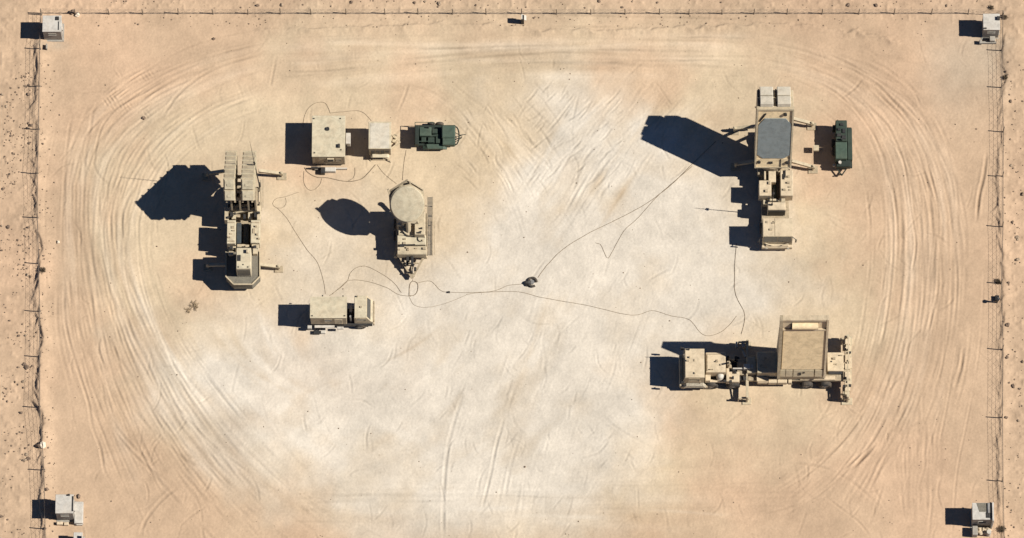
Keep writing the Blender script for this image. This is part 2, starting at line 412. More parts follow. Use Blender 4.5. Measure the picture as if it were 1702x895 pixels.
def ridge(pts, h, wd, steep, side=-1, lump=.5, seed=0):
    """spoil bank: low on one side, steep scarp on the other"""
    p, s = smooth_line(pts, .25)
    wv = np.interp(s, np.arange(0, s[-1]+2, .9), npr.randn(len(np.arange(0, s[-1]+2, .9))))*.13
    p = p+npr.randn(len(p), 2)*.045; p[:, 0] += wv*(abs(p[-1, 1]-p[0, 1]) > abs(p[-1, 0]-p[0, 0])); p[:, 1] += wv*(abs(p[-1, 1]-p[0, 1]) < abs(p[-1, 0]-p[0, 0]))
    am = 1-lump+lump*npr.rand(len(p))*1.6
    am = np.convolve(am, np.ones(5)/5, 'same')
    add = np.zeros_like(H)
    for i in range(len(p)-1):
        a, b = p[i], p[i+1]; mg = wd*2.6
        sl = window(min(a[0], b[0])-mg, max(a[0], b[0])+mg, min(a[1], b[1])-mg, max(a[1], b[1])+mg)
        X = GX[sl]; Y = GY[sl]
        if X.size == 0: continue
        d = b-a; l = math.hypot(*d)+1e-9; u = d/l
        t = np.clip(((X-a[0])*u[0]+(Y-a[1])*u[1])/l, 0, 1)
        r = ((X-a[0])*u[1]-(Y-a[1])*u[0])*side
        dd = np.hypot(X-a[0]-t*d[0], Y-a[1]-t*d[1])*np.sign(r)
        f = np.where(dd > 0, np.exp(-(dd/wd)**2), np.exp(-(dd/steep)**2))*am[i]*h
        add[sl] = np.maximum(add[sl], f)
    global H_
    return add
H += ridge([(62, 66), (63, 100), (60, 130), (62, 160), (58, 180), (62, 200), (61, 240), (62, 270), (63, 300), (60, 340), (61, 370), (64, 395), (67, 410), (70, 440), (66, 455), (64, 470), (62, 500), (67, 525), (66, 560), (67, 600), (64, 640), (67, 680), (70, 720), (72, 780), (71, 820), (72, 895)], .27, .8, .11, side=-1, lump=.95)
H += ridge([(1668, 60), (1668, 110), (1670, 130), (1664, 180), (1662, 240), (1660, 330), (1664, 400), (1668, 440), (1666, 520), (1665, 580), (1664, 700), (1660, 760), (1662, 830), (1667, 895)], .15, .6, .10, side=-1, lump=.95)
H += ridge([(430, 50), (560, 46), (660, 43), (760, 42), (840, 42), (900, 49), (960, 52), (1080, 50), (1200, 45), (1262, 40), (1320, 42), (1380, 50), (1430, 58), (1490, 70)], .16, .35, .10, side=1, lump=.95)
# soft bank of pushed-up sand in the corner beyond the fence
def blob(px, py, r, h, ey=1.0):
    global H
    c = Wn([(px, py)])[0]; d = np.hypot(GX-c[0], (GY-c[1])/ey)/r; H = H+h*np.exp(-d*d)
blob(1692, 60, 1.4, .22, 3.2); blob(1688, 100, .9, .12, 2.2); blob(252, 196, .5, .06); blob(900, 150, 1.2, .04)
LMP = np.clip(vnoise(GX, GY, .32, 77)*2, 0, 1)**2
edge_px = None
PX0 = Wn([(90, 450)])[0][0]; PX1 = Wn([(1655, 450)])[0][0]; PY0 = Wn([(851, 45)])[0][1]
OUT = np.clip((PX0-GX)/2, 0, 1)+np.clip((GX-PX1)/1.5, 0, 1)+np.clip((GY-PY0)/1.5, 0, 1); OUT = np.clip(OUT, 0, 1)
H += OUT*(.07*LMP+.05*fbm(GX, GY, 1.3, 3, 90))

def mask_poly(pts, soft, seed, rag=1.5):
    p = Wn(pts); X = GX+rag*fbm(GX, GY, 6, 4, seed, .6)*1.6; Y = GY+rag*fbm(GX, GY, 6, 4, seed+9, .6)*1.6
    inside = np.zeros(GX.shape, bool); dist = np.full(GX.shape, 1e9); n = len(p)
    for i in range(n):
        a, b = p[i], p[(i+1) % n]
        c = (a[1] > Y) != (b[1] > Y)
        with np.errstate(divide='ignore', invalid='ignore'):
            xi = (b[0]-a[0])*(Y-a[1])/(b[1]-a[1]+1e-12)+a[0]
        inside ^= c & (X < xi)
        d = b-a; t = np.clip(((X-a[0])*d[0]+(Y-a[1])*d[1])/(d@d), 0, 1)
        dist = np.minimum(dist, np.hypot(X-a[0]-t*d[0], Y-a[1]-t*d[1]))
    sd = np.where(inside, dist, -dist)
    return np.clip(.5+sd/(2*soft), 0, 1)
sm = lambda t: t*t*(3-2*t)
PALE = sm(mask_poly([(470, 330), (560, 300), (640, 400), (760, 400), (850, 330), (905, 180), (870, 130), (980, 140), (1100, 180), (1250, 300), (1300, 470), (1270, 540), (1110, 600), (1110, 720), (1020, 830), (940, 900), (640, 900), (520, 840), (370, 780), (240, 650), (230, 560), (300, 520), (450, 490), (440, 330)], 4.5, 210, 3.0))*.5
PALE = PALE+.5*sm(mask_poly([(880, 150), (960, 160), (1080, 200), (1200, 290), (1250, 340), (1262, 440), (1300, 475), (1270, 520), (1150, 555), (1100, 600), (1090, 690), (1050, 750), (1000, 800), (930, 900), (700, 900), (690, 850), (560, 800), (440, 740), (390, 680), (360, 600), (430, 565), (520, 560), (640, 520), (740, 450), (850, 340), (910, 260)], 3.2, 200))
PALE = np.clip(PALE*(1+.5*N_mid)+PST, 0, 1)
HALO = sm(mask_poly([(420, 70), (900, 62), (1250, 75), (1420, 300), (1440, 560), (1380, 700), (1250, 780), (1050, 900), (560, 900), (400, 790), (260, 640), (150, 470), (160, 260), (270, 170)], 5.0, 230, 2.5))
HALO = np.clip(HALO+.35*PST, 0, 1)
HALO = np.maximum(HALO*.85, .8*sm(mask_poly([(230, 170), (275, 180), (215, 290), (180, 420), (240, 560), (190, 520), (150, 420), (160, 280)], 1.2, 260, .8)))
c_out = np.array(srgb(206, 177, 147)); c_hal = np.array(srgb(215, 195, 164)); c_pal = np.array(srgb(224, 213, 196))
pk = np.array(srgb(214, 181, 150))
Cc = c_out*(1-HALO[..., None])+c_hal*HALO[..., None]
Cc = Cc*(1-PALE[..., None])+c_pal*PALE[..., None]
pkm = np.clip(fbm(GX, GY, 9, 4, 300)*2.2+.1, 0, 1)*(1-.8*PALE)*.62
Cc = Cc*(1-pkm[..., None])+pk*pkm[..., None]
for gpx, gpy, gr, ge in ((1585, 108, 2.6, 1.8), (92, 76, .9, .5), (1640, 85, 1.6, 2.0)):
    gc = Wn([(gpx, gpy)])[0]; gd = np.hypot(GX-gc[0]+fbm(GX, GY, 1.5, 3, 400)*1.2, (GY-gc[1])/ge)/gr; gk = (.45*np.exp(-gd*gd))[..., None]; Cc = Cc*(1-gk)+np.array(srgb(196, 184, 164))*gk
v = 1+.16*fbm(GX, GY, 4, 5, 320, .65)+.10*N_fin*(.5+OUT)+.30*np.clip(TONE, -1.2, .8)
v += -.10*OUT*np.clip(fbm(GX, GY, 5, 3, 350), 0, 1)
ALB = .64
Cc = np.clip(Cc*v[..., None]*ALB, .02, .9)

ny, nx = GX.shape
me = bpy.data.meshes.new('ground')
co = np.stack([GX, GY, H], -1).astype(np.float32).reshape(-1)
idx = np.arange(nx*ny, dtype=np.int32).reshape(ny, nx)
q = np.stack([idx[:-1, :-1], idx[:-1, 1:], idx[1:, 1:], idx[1:, :-1]], -1).reshape(-1)
nf = (nx-1)*(ny-1)
me.vertices.add(nx*ny); me.vertices.foreach_set('co', co)
me.loops.add(nf*4); me.loops.foreach_set('vertex_index', q)
me.polygons.add(nf); me.polygons.foreach_set('loop_start', np.arange(0, nf*4, 4, dtype=np.int32))
try: me.polygons.foreach_set('loop_total', np.full(nf, 4, dtype=np.int32))
except Exception: pass
me.polygons.foreach_set('use_smooth', np.ones(nf, dtype=bool))
at = me.attributes.new('soil', 'FLOAT_COLOR', 'POINT')
at.data.foreach_set('color', np.concatenate([Cc, np.ones_like(Cc[..., :1])], -1).astype(np.float32).reshape(-1))
me.update(calc_edges=True); me.validate()
gm = bpy.data.materials.new('desert_sand'); gm.use_nodes = True; t = gm.node_tree; b = t.nodes['Principled BSDF']
b.inputs['Roughness'].default_value = .95; b.inputs['Specular IOR Level'].default_value = .1
an = t.nodes.new('ShaderNodeAttribute'); an.attribute_name = 'soil'
gp = t.nodes.new('ShaderNodeNewGeometry')
n1 = t.nodes.new('ShaderNodeTexNoise'); n1.inputs['Scale'].default_value = 4.5; n1.inputs['Detail'].default_value = 8; n1.inputs['Roughness'].default_value = .75
n2 = t.nodes.new('ShaderNodeTexNoise'); n2.inputs['Scale'].default_value = .8; n2.inputs['Detail'].default_value = 6
for n in (n1, n2): t.links.new(gp.outputs['Position'], n.inputs['Vector'])
m1 = t.nodes.new('ShaderNodeMapRange'); m1.inputs[1].default_value = .25; m1.inputs[2].default_value = .75; m1.inputs[3].default_value = .84; m1.inputs[4].default_value = 1.13
m2 = t.nodes.new('ShaderNodeMapRange'); m2.inputs[1].default_value = .3; m2.inputs[2].default_value = .7; m2.inputs[3].default_value = .94; m2.inputs[4].default_value = 1.06
t.links.new(n1.outputs[0], m1.inputs[0]); t.links.new(n2.outputs[0], m2.inputs[0])
mm = t.nodes.new('ShaderNodeMath'); mm.operation = 'MULTIPLY'; t.links.new(m1.outputs[0], mm.inputs[0]); t.links.new(m2.outputs[0], mm.inputs[1])
vm = t.nodes.new('ShaderNodeVectorMath'); vm.operation = 'SCALE'; t.links.new(an.outputs['Color'], vm.inputs[0]); t.links.new(mm.outputs[0], vm.inputs['Scale'])
t.links.new(vm.outputs[0], b.inputs['Base Color'])
bp = t.nodes.new('ShaderNodeBump'); bp.inputs['Strength'].default_value = .35; bp.inputs['Distance'].default_value = .03
t.links.new(n1.outputs[0], bp.inputs['Height']); t.links.new(bp.outputs[0], b.inputs['Normal'])
me.materials.append(gm)
go = bpy.data.objects.new('ground', me); COL.objects.link(go); go['kind'] = 'structure'; go['label'] = 'pale desert sand criss-crossed by curving tyre tracks'
def gz(x, y):
    i = min(max(int(np.searchsorted(gx, x)), 1), nx-1); j = min(max(int(np.searchsorted(gy, y)), 1), ny-1)
    return float(H[j-1:j+1, i-1:i+1].mean())
def Gp(px, py, up=0.0):
    p = W(px, py, 0); return Vector((p.x, p.y, gz(p.x, p.y)+up))

# ================================================================== shared vehicle pieces
def wheel(parent, c, r, wd, ax, name='wheel'):
    """c: hub centre; ax: unit axle direction pointing outboard"""
    c = Vector(c); ax = Vector(ax); m = MB(); u = ax.orthogonal().normalized(); v = ax.cross(u)
    prof = [(.55, -.5), (.86, -.5), (1, -.34), (1, .34), (.86, .5), (.58, .5), (.55, .36)]
    n = 20; rings = []
    for i in range(n):
        a = 2*math.pi*i/n; e = u*math.cos(a)+v*math.sin(a)
        rings.append([m.bm.verts.new(c+e*r*p[0]+ax*wd*p[1]) for p in prof])
    for i in range(n):
        A, B = rings[i], rings[(i+1) % n]
        for k in range(len(prof)): m.bm.faces.new((A[k], A[(k+1) % len(prof)], B[(k+1) % len(prof)], B[k]))
    tyre = obj(name, m, 'rubber', parent)
    h = MB(); h.cyl(c-ax*wd*.3, c+ax*wd*.34, r*.56, 14); h.cyl(c+ax*wd*.34, c+ax*wd*.46, r*.24, 10, r*.18)
    for k in range(6):
        a = 2*math.pi*k/6; e = (u*math.cos(a)+v*math.sin(a))*r*.4; h.cyl(c+e+ax*wd*.33, c+e+ax*wd*.39, r*.05, 5)
    obj('rim', h, 'cream_light', tyre)
def outrigger(parent, p, q, foot, wd=.26, m='tan_paint'):
    """arm from p to q, vertical jack at q down to a pad on the ground"""
    a = MB(); a.bar(p, q, wd, wd*1.1); a.bar(Vector(p)+Vector((0, 0, -.35)), q, wd*.5, wd*.5); arm = obj('outrigger_arm', a, m, parent)
    j = MB(); q = Vector(q); z = gz(q.x, q.y)
    j.cyl((q.x, q.y, z+.08), (q.x, q.y, q.z+.35), .09, 10); j.box(q.x-.13, q.x+.13, q.y-.13, q.y+.13, q.z-.2, q.z+.22)
    obj('jack', j, m, arm)
    f = MB(); f.box(q.x-foot, q.x+foot, q.y-foot*.8, q.y+foot*.8, z-.05, z+.09, .02); obj('foot_pad', f, 'tan_dark', arm)
def whip(parent, p, h, r=.025, lean=(0, 0)):
    m = MB(); p = Vector(p); m.cyl(p, p+Vector((0, 0, .25)), r*2.2, 8); m.cyl(p, p+Vector((lean[0], lean[1], h)), r, 6, r*.5); return obj('antenna', m, 'black_metal', parent)
class Frame:
    def __init__(s, O, v, u=(1, 0, 0)): s.O = Vector(O); s.u = Vector(u).normalized(); s.v = Vector(v).normalized(); s.n = s.u.cross(s.v)
    def P(s, a, b, c=0): return s.O+s.u*a+s.v*b+s.n*c
    def box(s, mb, a0, a1, b0, b1, c0, c1, bev=0.0):
        P = s.P; mb.hexa([P(a0, b0, c0), P(a1, b0, c0), P(a1, b1, c0), P(a0, b1, c0), P(a0, b0, c1), P(a1, b0, c1), P(a1, b1, c1), P(a0, b1, c1)], bev); return mb
def rect_y(p0, p1, y): return None
def swindow(parent, a0, a1, y, z0, z1, depth=.02):
    """window in a south-facing wall (wall plane y), pixel columns a0..a1 measured at mid height"""
    row = 0
    m = MB(); m.box(a0, a1, y-.012, y+.02, z0, z1, 0); o = obj('window', m, 'glass', parent)
    f = MB(); e = .05
    f.box(a0-e, a1+e, y-.04, y+.01, z1, z1+e, 0); f.box(a0-e, a1+e, y-.04, y+.01, z0-e, z0, 0)
    f.box(a0-e, a0, y-.037, y+.01, z0, z1, 0); f.box(a1, a1+e, y-.037, y+.01, z0, z1, 0)
    obj('window_frame', f, 'tan_dark', o); return o
def sdoor(parent, x0, x1, y, z0, z1, m='tan_dark'):
    d = MB(); d.box(x0, x1, y-.035, y+.02, z0, z1, .012); o = obj('door', d, m, parent)
    h = MB(); h.box(x1-.16, x1-.06, y-.075, y-.034, (z0+z1)/2-.03, (z0+z1)/2+.03, 0); obj('handle', h, 'black_metal', o); return o
def X(px, py=450, z=0): return W(px, py, z).x
def Y(py, z=0): return W(851, py, z).y

# ================================================================== MISSILE LAUNCHER (left)
t = thing('missile_launcher', 'tan missile launcher truck with two columns of raised canisters on the left', 'missile launcher', 404, 430)
m = MB(); m.box(X(380), X(429), Y(470), Y(318), .75, 1.15, .04)
for k in range(5): m.box(X(378), X(431), Y(345+k*26)-.12, Y(345+k*26)+.12, .65, 1.2, .02)
obj('chassis', m, 'tan_dark', t)
for yy in (352, 372, 438, 458):
    for sx in (1, -1):
        wheel(t, (X(404)+sx*1.17, Y(yy), .62), .62, .42, (sx, 0, 0))
m = MB(); m.cyl((X(403), Y(334), 1.15), (X(403), Y(334), 1.6), 1.15, 24); obj('turntable', m, 'tan_dark', t)
TH = R(43); d = Vector((0, -math.cos(TH), math.sin(TH))); nrm = Vector((0, math.sin(TH), math.cos(TH)))
P1 = W(375, 251, 4.9)
L, CW, CH = 5.35, 1.02, 1.02
for ci, (a0, a1) in enumerate(((373.5, 391), (402.5, 423))):
    for rrow in (0, 1):
        xl, xr = W(a0, 290, 7).x, W(a1, 290, 7).x
        F = Frame(Vector((xr, P1.y, P1.z))-nrm*(CH+.07)*rrow, d, (-1, 0, 0)); cw = xr-xl
        m = MB(); F.box(m, 0, cw, 0, L, -CH, 0, .03)
        can = obj('canister', m, 'tan_paint', t)
        m = MB()
        for k in range(7):
            b0 = .12+k*(L-.36)/6.0
            F.box(m, -.05, cw+.05, b0, b0+.12, -CH, .06)
        obj('canister_rib', m, 'cream_roof', can)
        m = MB(); F.box(m, .06, cw-.06, L, L+.06, -CH+.06, -.06, .02); F.box(m, cw*.3, cw*.7, L+.06, L+.1, -CH*.62, -CH*.42)
        obj('muzzle_cover', m, 'cream_roof', can)
        m = MB(); F.box(m, .08, cw-.08, -.08, 0, -CH+.08, -.08, .02); obj('rear_cap', m, 'tan_dark', can)
F = Frame(Vector((W(424, 290, 7).x, P1.y, P1.z))-nrm*(2*CH+.16), d, (-1, 0, 0))
m = MB(); wdt = W(424, 290, 7).x-W(373, 290, 7).x
for a in (.15, .98, 1.65, wdt-.3): F.box(m, a, a+.16, .2, L*.93, -.28, 0)
for bb in (.3, 1.6, 3.0, 4.4): F.box(m, .1, wdt-.1, bb, bb+.18, -.30, -.02)
obj('cradle', m, 'tan_dark', t)
m = MB()
for a in (.35, wdt-.5):
    q = F.P(a, 2.6, -.2); m.cyl((q.x, Y(352), 1.5), q, .10, 10); m.cyl((q.x, Y(352), 1.5), (Vector((q.x, Y(352), 1.5))+q)/2, .15, 10)
obj('lift_ram', m, 'steel', t)
m = MB()
for a in (384, 398, 412, 424):
    xx = X(a, 335, 3); m.prism([Vector((xx, Y(322, 1.5), 1.5)), Vector((xx, Y(352, 1.5), 1.5)), Vector((xx, Y(350, 2.6), 2.6)), Vector((xx, Y(333, 4.6), 4.6)), Vector((xx, Y(312, 3.6), 3.6))], (.14, 0, 0))
obj('erector_plate', m, 'tan_dark', t)
m = MB(); m.box(X(385), X(425), Y(345, 1.5), Y(322, 1.5), 1.55, 2.9, .04); obj('hydraulic_unit', m, 'black_metal', t)
m = MB(); m.pb(382, 387, 352, 360, 2.0, 2.35, .02); m.pb(404, 408, 356, 364, 1.6, 2.2, .02); m.pb(422, 426, 353, 361, 1.8, 2.3, .02); m.pb(394, 398, 412.5, 415.5, 1.8, 2.35, 0); m.pb(421, 426, 408, 413, 2.1, 2.5, .02); m.pb(381, 387, 409, 414, 1.9, 2.3, .02); obj('hydraulic_valve', m, 'black_metal', t)
m = MB(); m.pb(373, 380, 345, 366, 1.1, 2.2); m.pb(427, 433, 342, 366, 1.1, 2.0); m.pb(380, 426, 344, 350, 1.5, 2.3)
m.bar(W(384, 343, 2.4), W(420, 341, 2.6), .18); m.bar(W(388, 355, 2.0), W(424, 347, 2.3), .16); m.pb(385, 392, 354, 364, 1.2, 1.9); m.pb(412, 420, 352, 363, 1.2, 1.9)
obj('erector_frame', m, 'tan_paint', t)
m = MB(); m.pb(377, 391.5, 366, 405, 1.15, 2.75, .04); sb = obj('equipment_box', m, 'cream_roof', t)
m = MB(); m.pb(379, 390, 369, 371, 2.74, 2.79, 0); m.pb(379, 390, 400, 402, 2.74, 2.79, 0); obj('lid_rail', m, 'tan_dark', sb)
m = MB(); m.pb(416.5, 432, 366, 404, 1.15, 2.6, .04); sb = obj('equipment_box', m, 'cream_roof', t)
m = MB(); m.pb(418, 431, 369, 371, 2.59, 2.64, 0); m.pb(420, 424, 380, 388, 2.59, 2.66, 0); obj('lid_rail', m, 'tan_dark', sb)
m = MB(); m.pb(393, 401, 370, 405, 1.15, 1.75, .05); obj('power_pack', m, 'pack_dark', t)
m = MB(); m.pb(405, 414, 372, 406, 1.15, 1.7, .05); obj('power_pack', m, 'pack_dark', t)
m = MB(); m.pb(380, 392, 406, 416, 1.15, 2.0); m.pb(418, 430, 406, 417, 1.15, 2.2); m.pb(394, 414, 406, 411, 1.15, 2.0); obj('deck_locker', m, 'tan_paint', t)
# cab: low octagonal skirt with a tall hatch block
def octo(mb, a0, a1, b0, b1, ch, z0, z1):
    c = [(a0, b0), (a1, b0), (a1, b1-ch), (a1-ch, b1), (a0+ch, b1), (a0, b1-ch)]
    top = [W(x, y, z1) for x, y in c]; mb.prism(top, (0, 0, z0-z1)); return mb
m = MB(); octo(m, 375.5, 432, 419, 473, 13, .7, 2.0); cab = obj('cab', m, 'net_grey', t)
m = MB()
c = [(375.5, 419), (375.5, 460), (388.5, 473), (419, 473), (432, 460), (432, 419)]
for a, b in zip(c, c[1:]): m.bar(W(*a, 2.06), W(*b, 2.06), .10, .14)
obj('skirt_rail', m, 'tan_paint', cab)
for k, (a, b) in enumerate((((390, 470.5), (417, 470.5)),)):
    m = MB(); m.hexa([W(391, 473, 1.3)+Vector((0, -.02, 0)), W(417, 473, 1.3)+Vector((0, -.02, 0)), W(417, 473, 1.3), W(391, 473, 1.3), W(391, 470, 1.85)+Vector((0, -.06, 0)), W(417, 470, 1.85)+Vector((0, -.06, 0)), W(417, 470, 1.85), W(391, 470, 1.85)]); obj('windscreen', m, 'glass', cab)
m = MB(); m.pb(392.5, 417, 412, 447, 2.0, 4.2, .05); blk = obj('cab_tower', m, 'cream_roof', t)
m = MB(); m.pb(394.5, 400, 424, 434, 4.15, 4.26, .02); obj('hatch', m, 'black_metal', blk)
for px, py in ((396, 444), (412, 444), (411, 417), (404, 440)):
    m = MB(); m.pb(px-1, px+1, py-1, py+1, 4.15, 4.24, 0); obj('fitting', m, 'black_metal', blk)
ys = Y(447, 4.2); m = MB(); m.box(X(394, 440, 4), X(415.5, 440, 4), ys-.03, ys+.02, 2.5, 3.9, .0); obj('front_grille', m, 'net_grey', blk)
m = MB(); m.pb(409, 413, 414, 420, 2.0, 4.5); m.pb(380, 388, 418, 424, 2.0, 2.5); m.pb(420, 428, 413, 422, 2.0, 2.6); obj('roof_locker', m, 'tan_paint', t)
outrigger(t, W(430, 284, 1.2), W(468, 289, .8), .42); outrigger(t, W(430, 440, 1.0), W(463, 444, .7), .38)
outrigger(t, W(377, 284, 1.2), W(343, 289, .8), .42); outrigger(t, W(377, 440, 1.0), W(345, 441, .7), .38)
m = MB(); b0 = W(432, 312, 1.1); m.cyl(b0-Vector((0, 0, .9)), b0+Vector((0, 0, 1.2)), .09, 10); m.cyl(b0, b0+Vector((-.25, .1, 6)), .055, 8); m.cyl(b0+Vector((-.25, .1, 6)), b0+Vector((-.45, .2, 11.4)), .03, 6, .015)
m.cyl(b0+Vector((-.24, .1, 5.9)), b0+Vector((-.27, .1, 6.3)), .09, 8)
obj('antenna_mast', m, 'black_metal', t)
m = MB(); m.bar(W(433, 300, 1.3), W(434, 350, 1.3), .12); m.bar(W(437, 298, .9), W(437, 345, .9), .08); obj('side_rail', m, 'tan_dark', t)

# ================================================================== COMMAND SHELTER, its small trailer, green generator
t = thing('command_shelter', 'large cream equipment shelter with flat roof beside the smaller boxed trailer', 'shelter', 548, 265)
zt = 2.55; y0, y1 = Y(260, zt), Y(193, zt); x0, x1 = X(519, 226, zt), X(573, 226, zt)
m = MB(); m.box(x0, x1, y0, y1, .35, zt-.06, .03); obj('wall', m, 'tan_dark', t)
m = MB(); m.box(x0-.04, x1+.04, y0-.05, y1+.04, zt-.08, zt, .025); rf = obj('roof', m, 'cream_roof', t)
m = MB(); c = W(544.5, 215, zt); m.cyl(c-Vector((0, 0, .03)), c+Vector((0, 0, .13)), .17, 14); obj('roof_vent', m, 'black_metal', rf)
m = MB(); m.pb(561, 565, 239, 245, zt-.02, zt+.2, .02); obj('roof_hatch', m, 'black_metal', rf)
for px, py in ((566, 197), (567, 249), (523, 254), (522, 197)):
    m = MB(); m.pb(px-.8, px+.8, py-.8, py+.8, zt-.02, zt+.09, 0); obj('lifting_eye', m, 'black_metal', rf)
m = MB()
for a in (x0+.25, x1-.45):
    m.box(a, a+.2, y0+.1, y1-.1, 0, .35, .02)
obj('skid', m, 'black_metal', t)
sdoor(t, x0+.55, x0+1.2, y0, .5, 2.2); swindow(t, x1-.75, x1-.35, y0, 1.35, 1.85)
m = MB(); m.box(x0+1.3, x1-.95, y0-.14, y0+.01, 1.5, 2.1, .02); ac = obj('wall_unit', m, 'tan_paint', t)
m = MB()
for k in range(5): m.box(x0+1.35, x1-1.0, y0-.16, y0-.13, 1.56+k*.1, 1.6+k*.1, 0)
obj('louvre', m, 'black_metal', ac)
m = MB(); m.pb(574.5, 582.5, 221, 239, 1.0, 1.75, .03); ac = obj('air_conditioner', m, 'white_panel', t)
m = MB(); m.pb(574.2, 577, 239.5, 241, 1.0, 1.5, 0); obj('pipe', m, 'black_metal', ac)
m = MB(); m.pb(533, 540, 278, 288, 0, .55, .03); m.pb(517, 528, 277, 279.5, 0, .5, .0); obj('generator_pack', m, 'black_metal', t)
m = MB(); m.pb(540, 558, 278, 285, 0, .5, .03); m.pb(556, 577, 279, 281, 0, .35, 0); obj('step', m, 'white_panel', t)
m = MB(); m.pb(520, 533, 277, 279, .0, .42, 0); m.pb(523, 530, 280, 282.5, 0, .25, 0); obj('stair', m, 'grating', t)

t = thing('equipment_trailer', 'small cream boxed trailer standing between the large shelter and the green generator', 'trailer', 631, 258)
zt = 2.35; y0, y1 = Y(247, zt), Y(203, zt); x0, x1 = X(613, 226, zt), X(649.5, 226, zt)
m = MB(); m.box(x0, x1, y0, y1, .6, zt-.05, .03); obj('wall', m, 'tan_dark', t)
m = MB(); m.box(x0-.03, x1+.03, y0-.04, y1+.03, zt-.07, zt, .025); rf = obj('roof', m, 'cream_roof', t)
m = MB(); m.box(x0+.12, x1-.12, y0+.02, y1-.12, zt, zt+.02, 0); obj('roof_skin', m, 'cream_light', rf)
m = MB(); m.box(x0-.02, x1+.02, y0+.1, y1-.1, .45, .62, .02); m.bar((x1, y0+.6, .52), (X(664), (y0+y1)/2, .5), .1); m.bar((x1, y1-.6, .52), (X(664), (y0+y1)/2, .5), .1); obj('frame', m, 'tan_paint', t)
wheel(t, ((x0+x1)/2-.1, y0-.02, .38), .38, .24, (0, -1, 0)); wheel(t, ((x0+x1)/2-.1, y1+.02, .38), .38, .24, (0, 1, 0))
m = MB(); m.hexa([(x0+.15, y0-.3, .72), (x1-.15, y0-.3, .72), (x1-.15, y0, .72), (x0+.15, y0, .72), (x0+.3, y0-.3, .84), (x1-.3, y0-.3, .84), (x1-.3, y0, .88), (x0+.3, y0, .88)]); obj('mudguard', m, 'cream_roof', t)
m = MB()
for k in range(4): m.box(x0+.2+k*.42, x0+.5+k*.42, y0-.05, y0+.01, 1.1+(k % 2)*.25, 1.75, .0)
obj('vent_panel', m, 'black_metal', t)
m = MB(); c = W(657, 231, .7); m.cyl(c, c+Vector((0, 0, .35)), .09, 8); m.box(c.x-.25, c.x+.1, c.y-.35, c.y+.35, .5, .75, .03)
for k in range(12):
    a = k*math.pi/6; p = c+Vector((.32*math.cos(a)-.05, .38*math.sin(a), .12)); q = c+Vector((.32*math.cos(a+.52)-.05, .38*math.sin(a+.52), .12)); m.bar(p, q, .05)
obj('coupling', m, 'tan_paint', t)
m = MB(); m.pb(619, 644, 262, 266, 0, .15, 0); m.bar(W(609, 259, .2), W(617, 268, .05), .06); m.bar(W(642, 262, .4), W(650, 270, .05), .07); obj('leg', m, 'tan_dark', t)

def green_generator(t, ax, pts): pass
t = thing('generator_trailer', 'dark green generator trailer with rounded hood beside the small cream trailer', 'generator', 724, 242)
z = 1.45
m = MB(); m.pb(689, 757, 208, 242, .45, .68, .03); fr = obj('bed', m, 'green_dark', t)
m = MB(); m.pb(734, 756.5, 208, 229, .68, z, .08); m.pb(735, 756, 229, 241, .68, z-.18, .06); obj('hood', m, 'green_light', t)
m = MB(); m.pb(689.5, 696, 209, 240, .68, 1.42, .04); obj('radiator', m, 'green_dark', t)
m = MB(); m.pb(697, 717, 211, 226, .68, 1.4, .05); eb = obj('engine', m, 'green_light', t)
m = MB(); m.pb(718, 727, 214, 222, .68, 1.25, .04); m.pb(700, 708, 228, 236, .68, 1.1, .04); m.pb(711, 722, 228, 238, .68, 1.05, .04); m.pb(724, 732, 224, 238, .68, 1.0, .03)
c = W(722, 226, 1.2); m.cyl(c-Vector((.4, 0, .1)), c+Vector((.3, .1, -.1)), .1, 10); obj('engine_part', m, 'green_paint', eb)
m = MB(); c = W(712, 213, 1.4); m.cyl(c, c+Vector((0, 0, .35)), .06, 8); obj('exhaust', m, 'black_metal', eb)
m = MB()
for a in (690, 721): 
    for bpy_ in (208.5, 240): m.cyl(W(a, bpy_, .6), W(a, bpy_, .6)+Vector((0, 0, .75)), .03, 6)
for bpy_ in (208.5, 240):
    p, q = W(690, bpy_, .6), W(721, bpy_, .6); m.cyl(p+Vector((0, 0, .75)), q+Vector((0, 0, .75)), .03, 6)
p, q = W(690, 208.5, .6), W(690, 240, .6); m.cyl(p+Vector((0, 0, .75)), q+Vector((0, 0, .75)), .03, 6)
obj('roll_bar', m, 'green_light', t)
m = MB(); m.hexa([W(703, 249, .62), W(743, 249, .62), W(743, 241, .62), W(703, 241, .62), W(711, 247.5, .86), W(736, 247.5, .86), W(738, 240, .9), W(709, 240, .9)]); obj('mudguard', m, 'green_light', t)
yw = Y(246, .4); wheel(t, (X(716), yw, .36), .36, .26, (0, -1, 0)); wheel(t, (X(730), yw, .36), .36, .26, (0, -1, 0))
yw = Y(213, .4)+.35; wheel(t, (X(716), yw, .36), .36, .26, (0, 1, 0)); wheel(t, (X(730), yw, .36), .36, .26, (0, 1, 0))
m = MB(); pts = []
for k in range(9):
    a = -math.pi/2+math.pi*k/8; pts.append(W(757, 226, .9)+Vector((.32*math.cos(a), .85*math.sin(a), 0)))
m.tube(pts, .06); m.bar(W(757, 221, .55), W(768, 227, .5), .05); m.bar(W(757, 236, .55), W(768, 229, .5), .05); m.cyl(W(767, 229, 0), W(767, 229, .55), .04, 8); m.bar(W(763, 225, .6), W(774, 224, .5), .05)
obj('drawbar', m, 'green_dark', t)

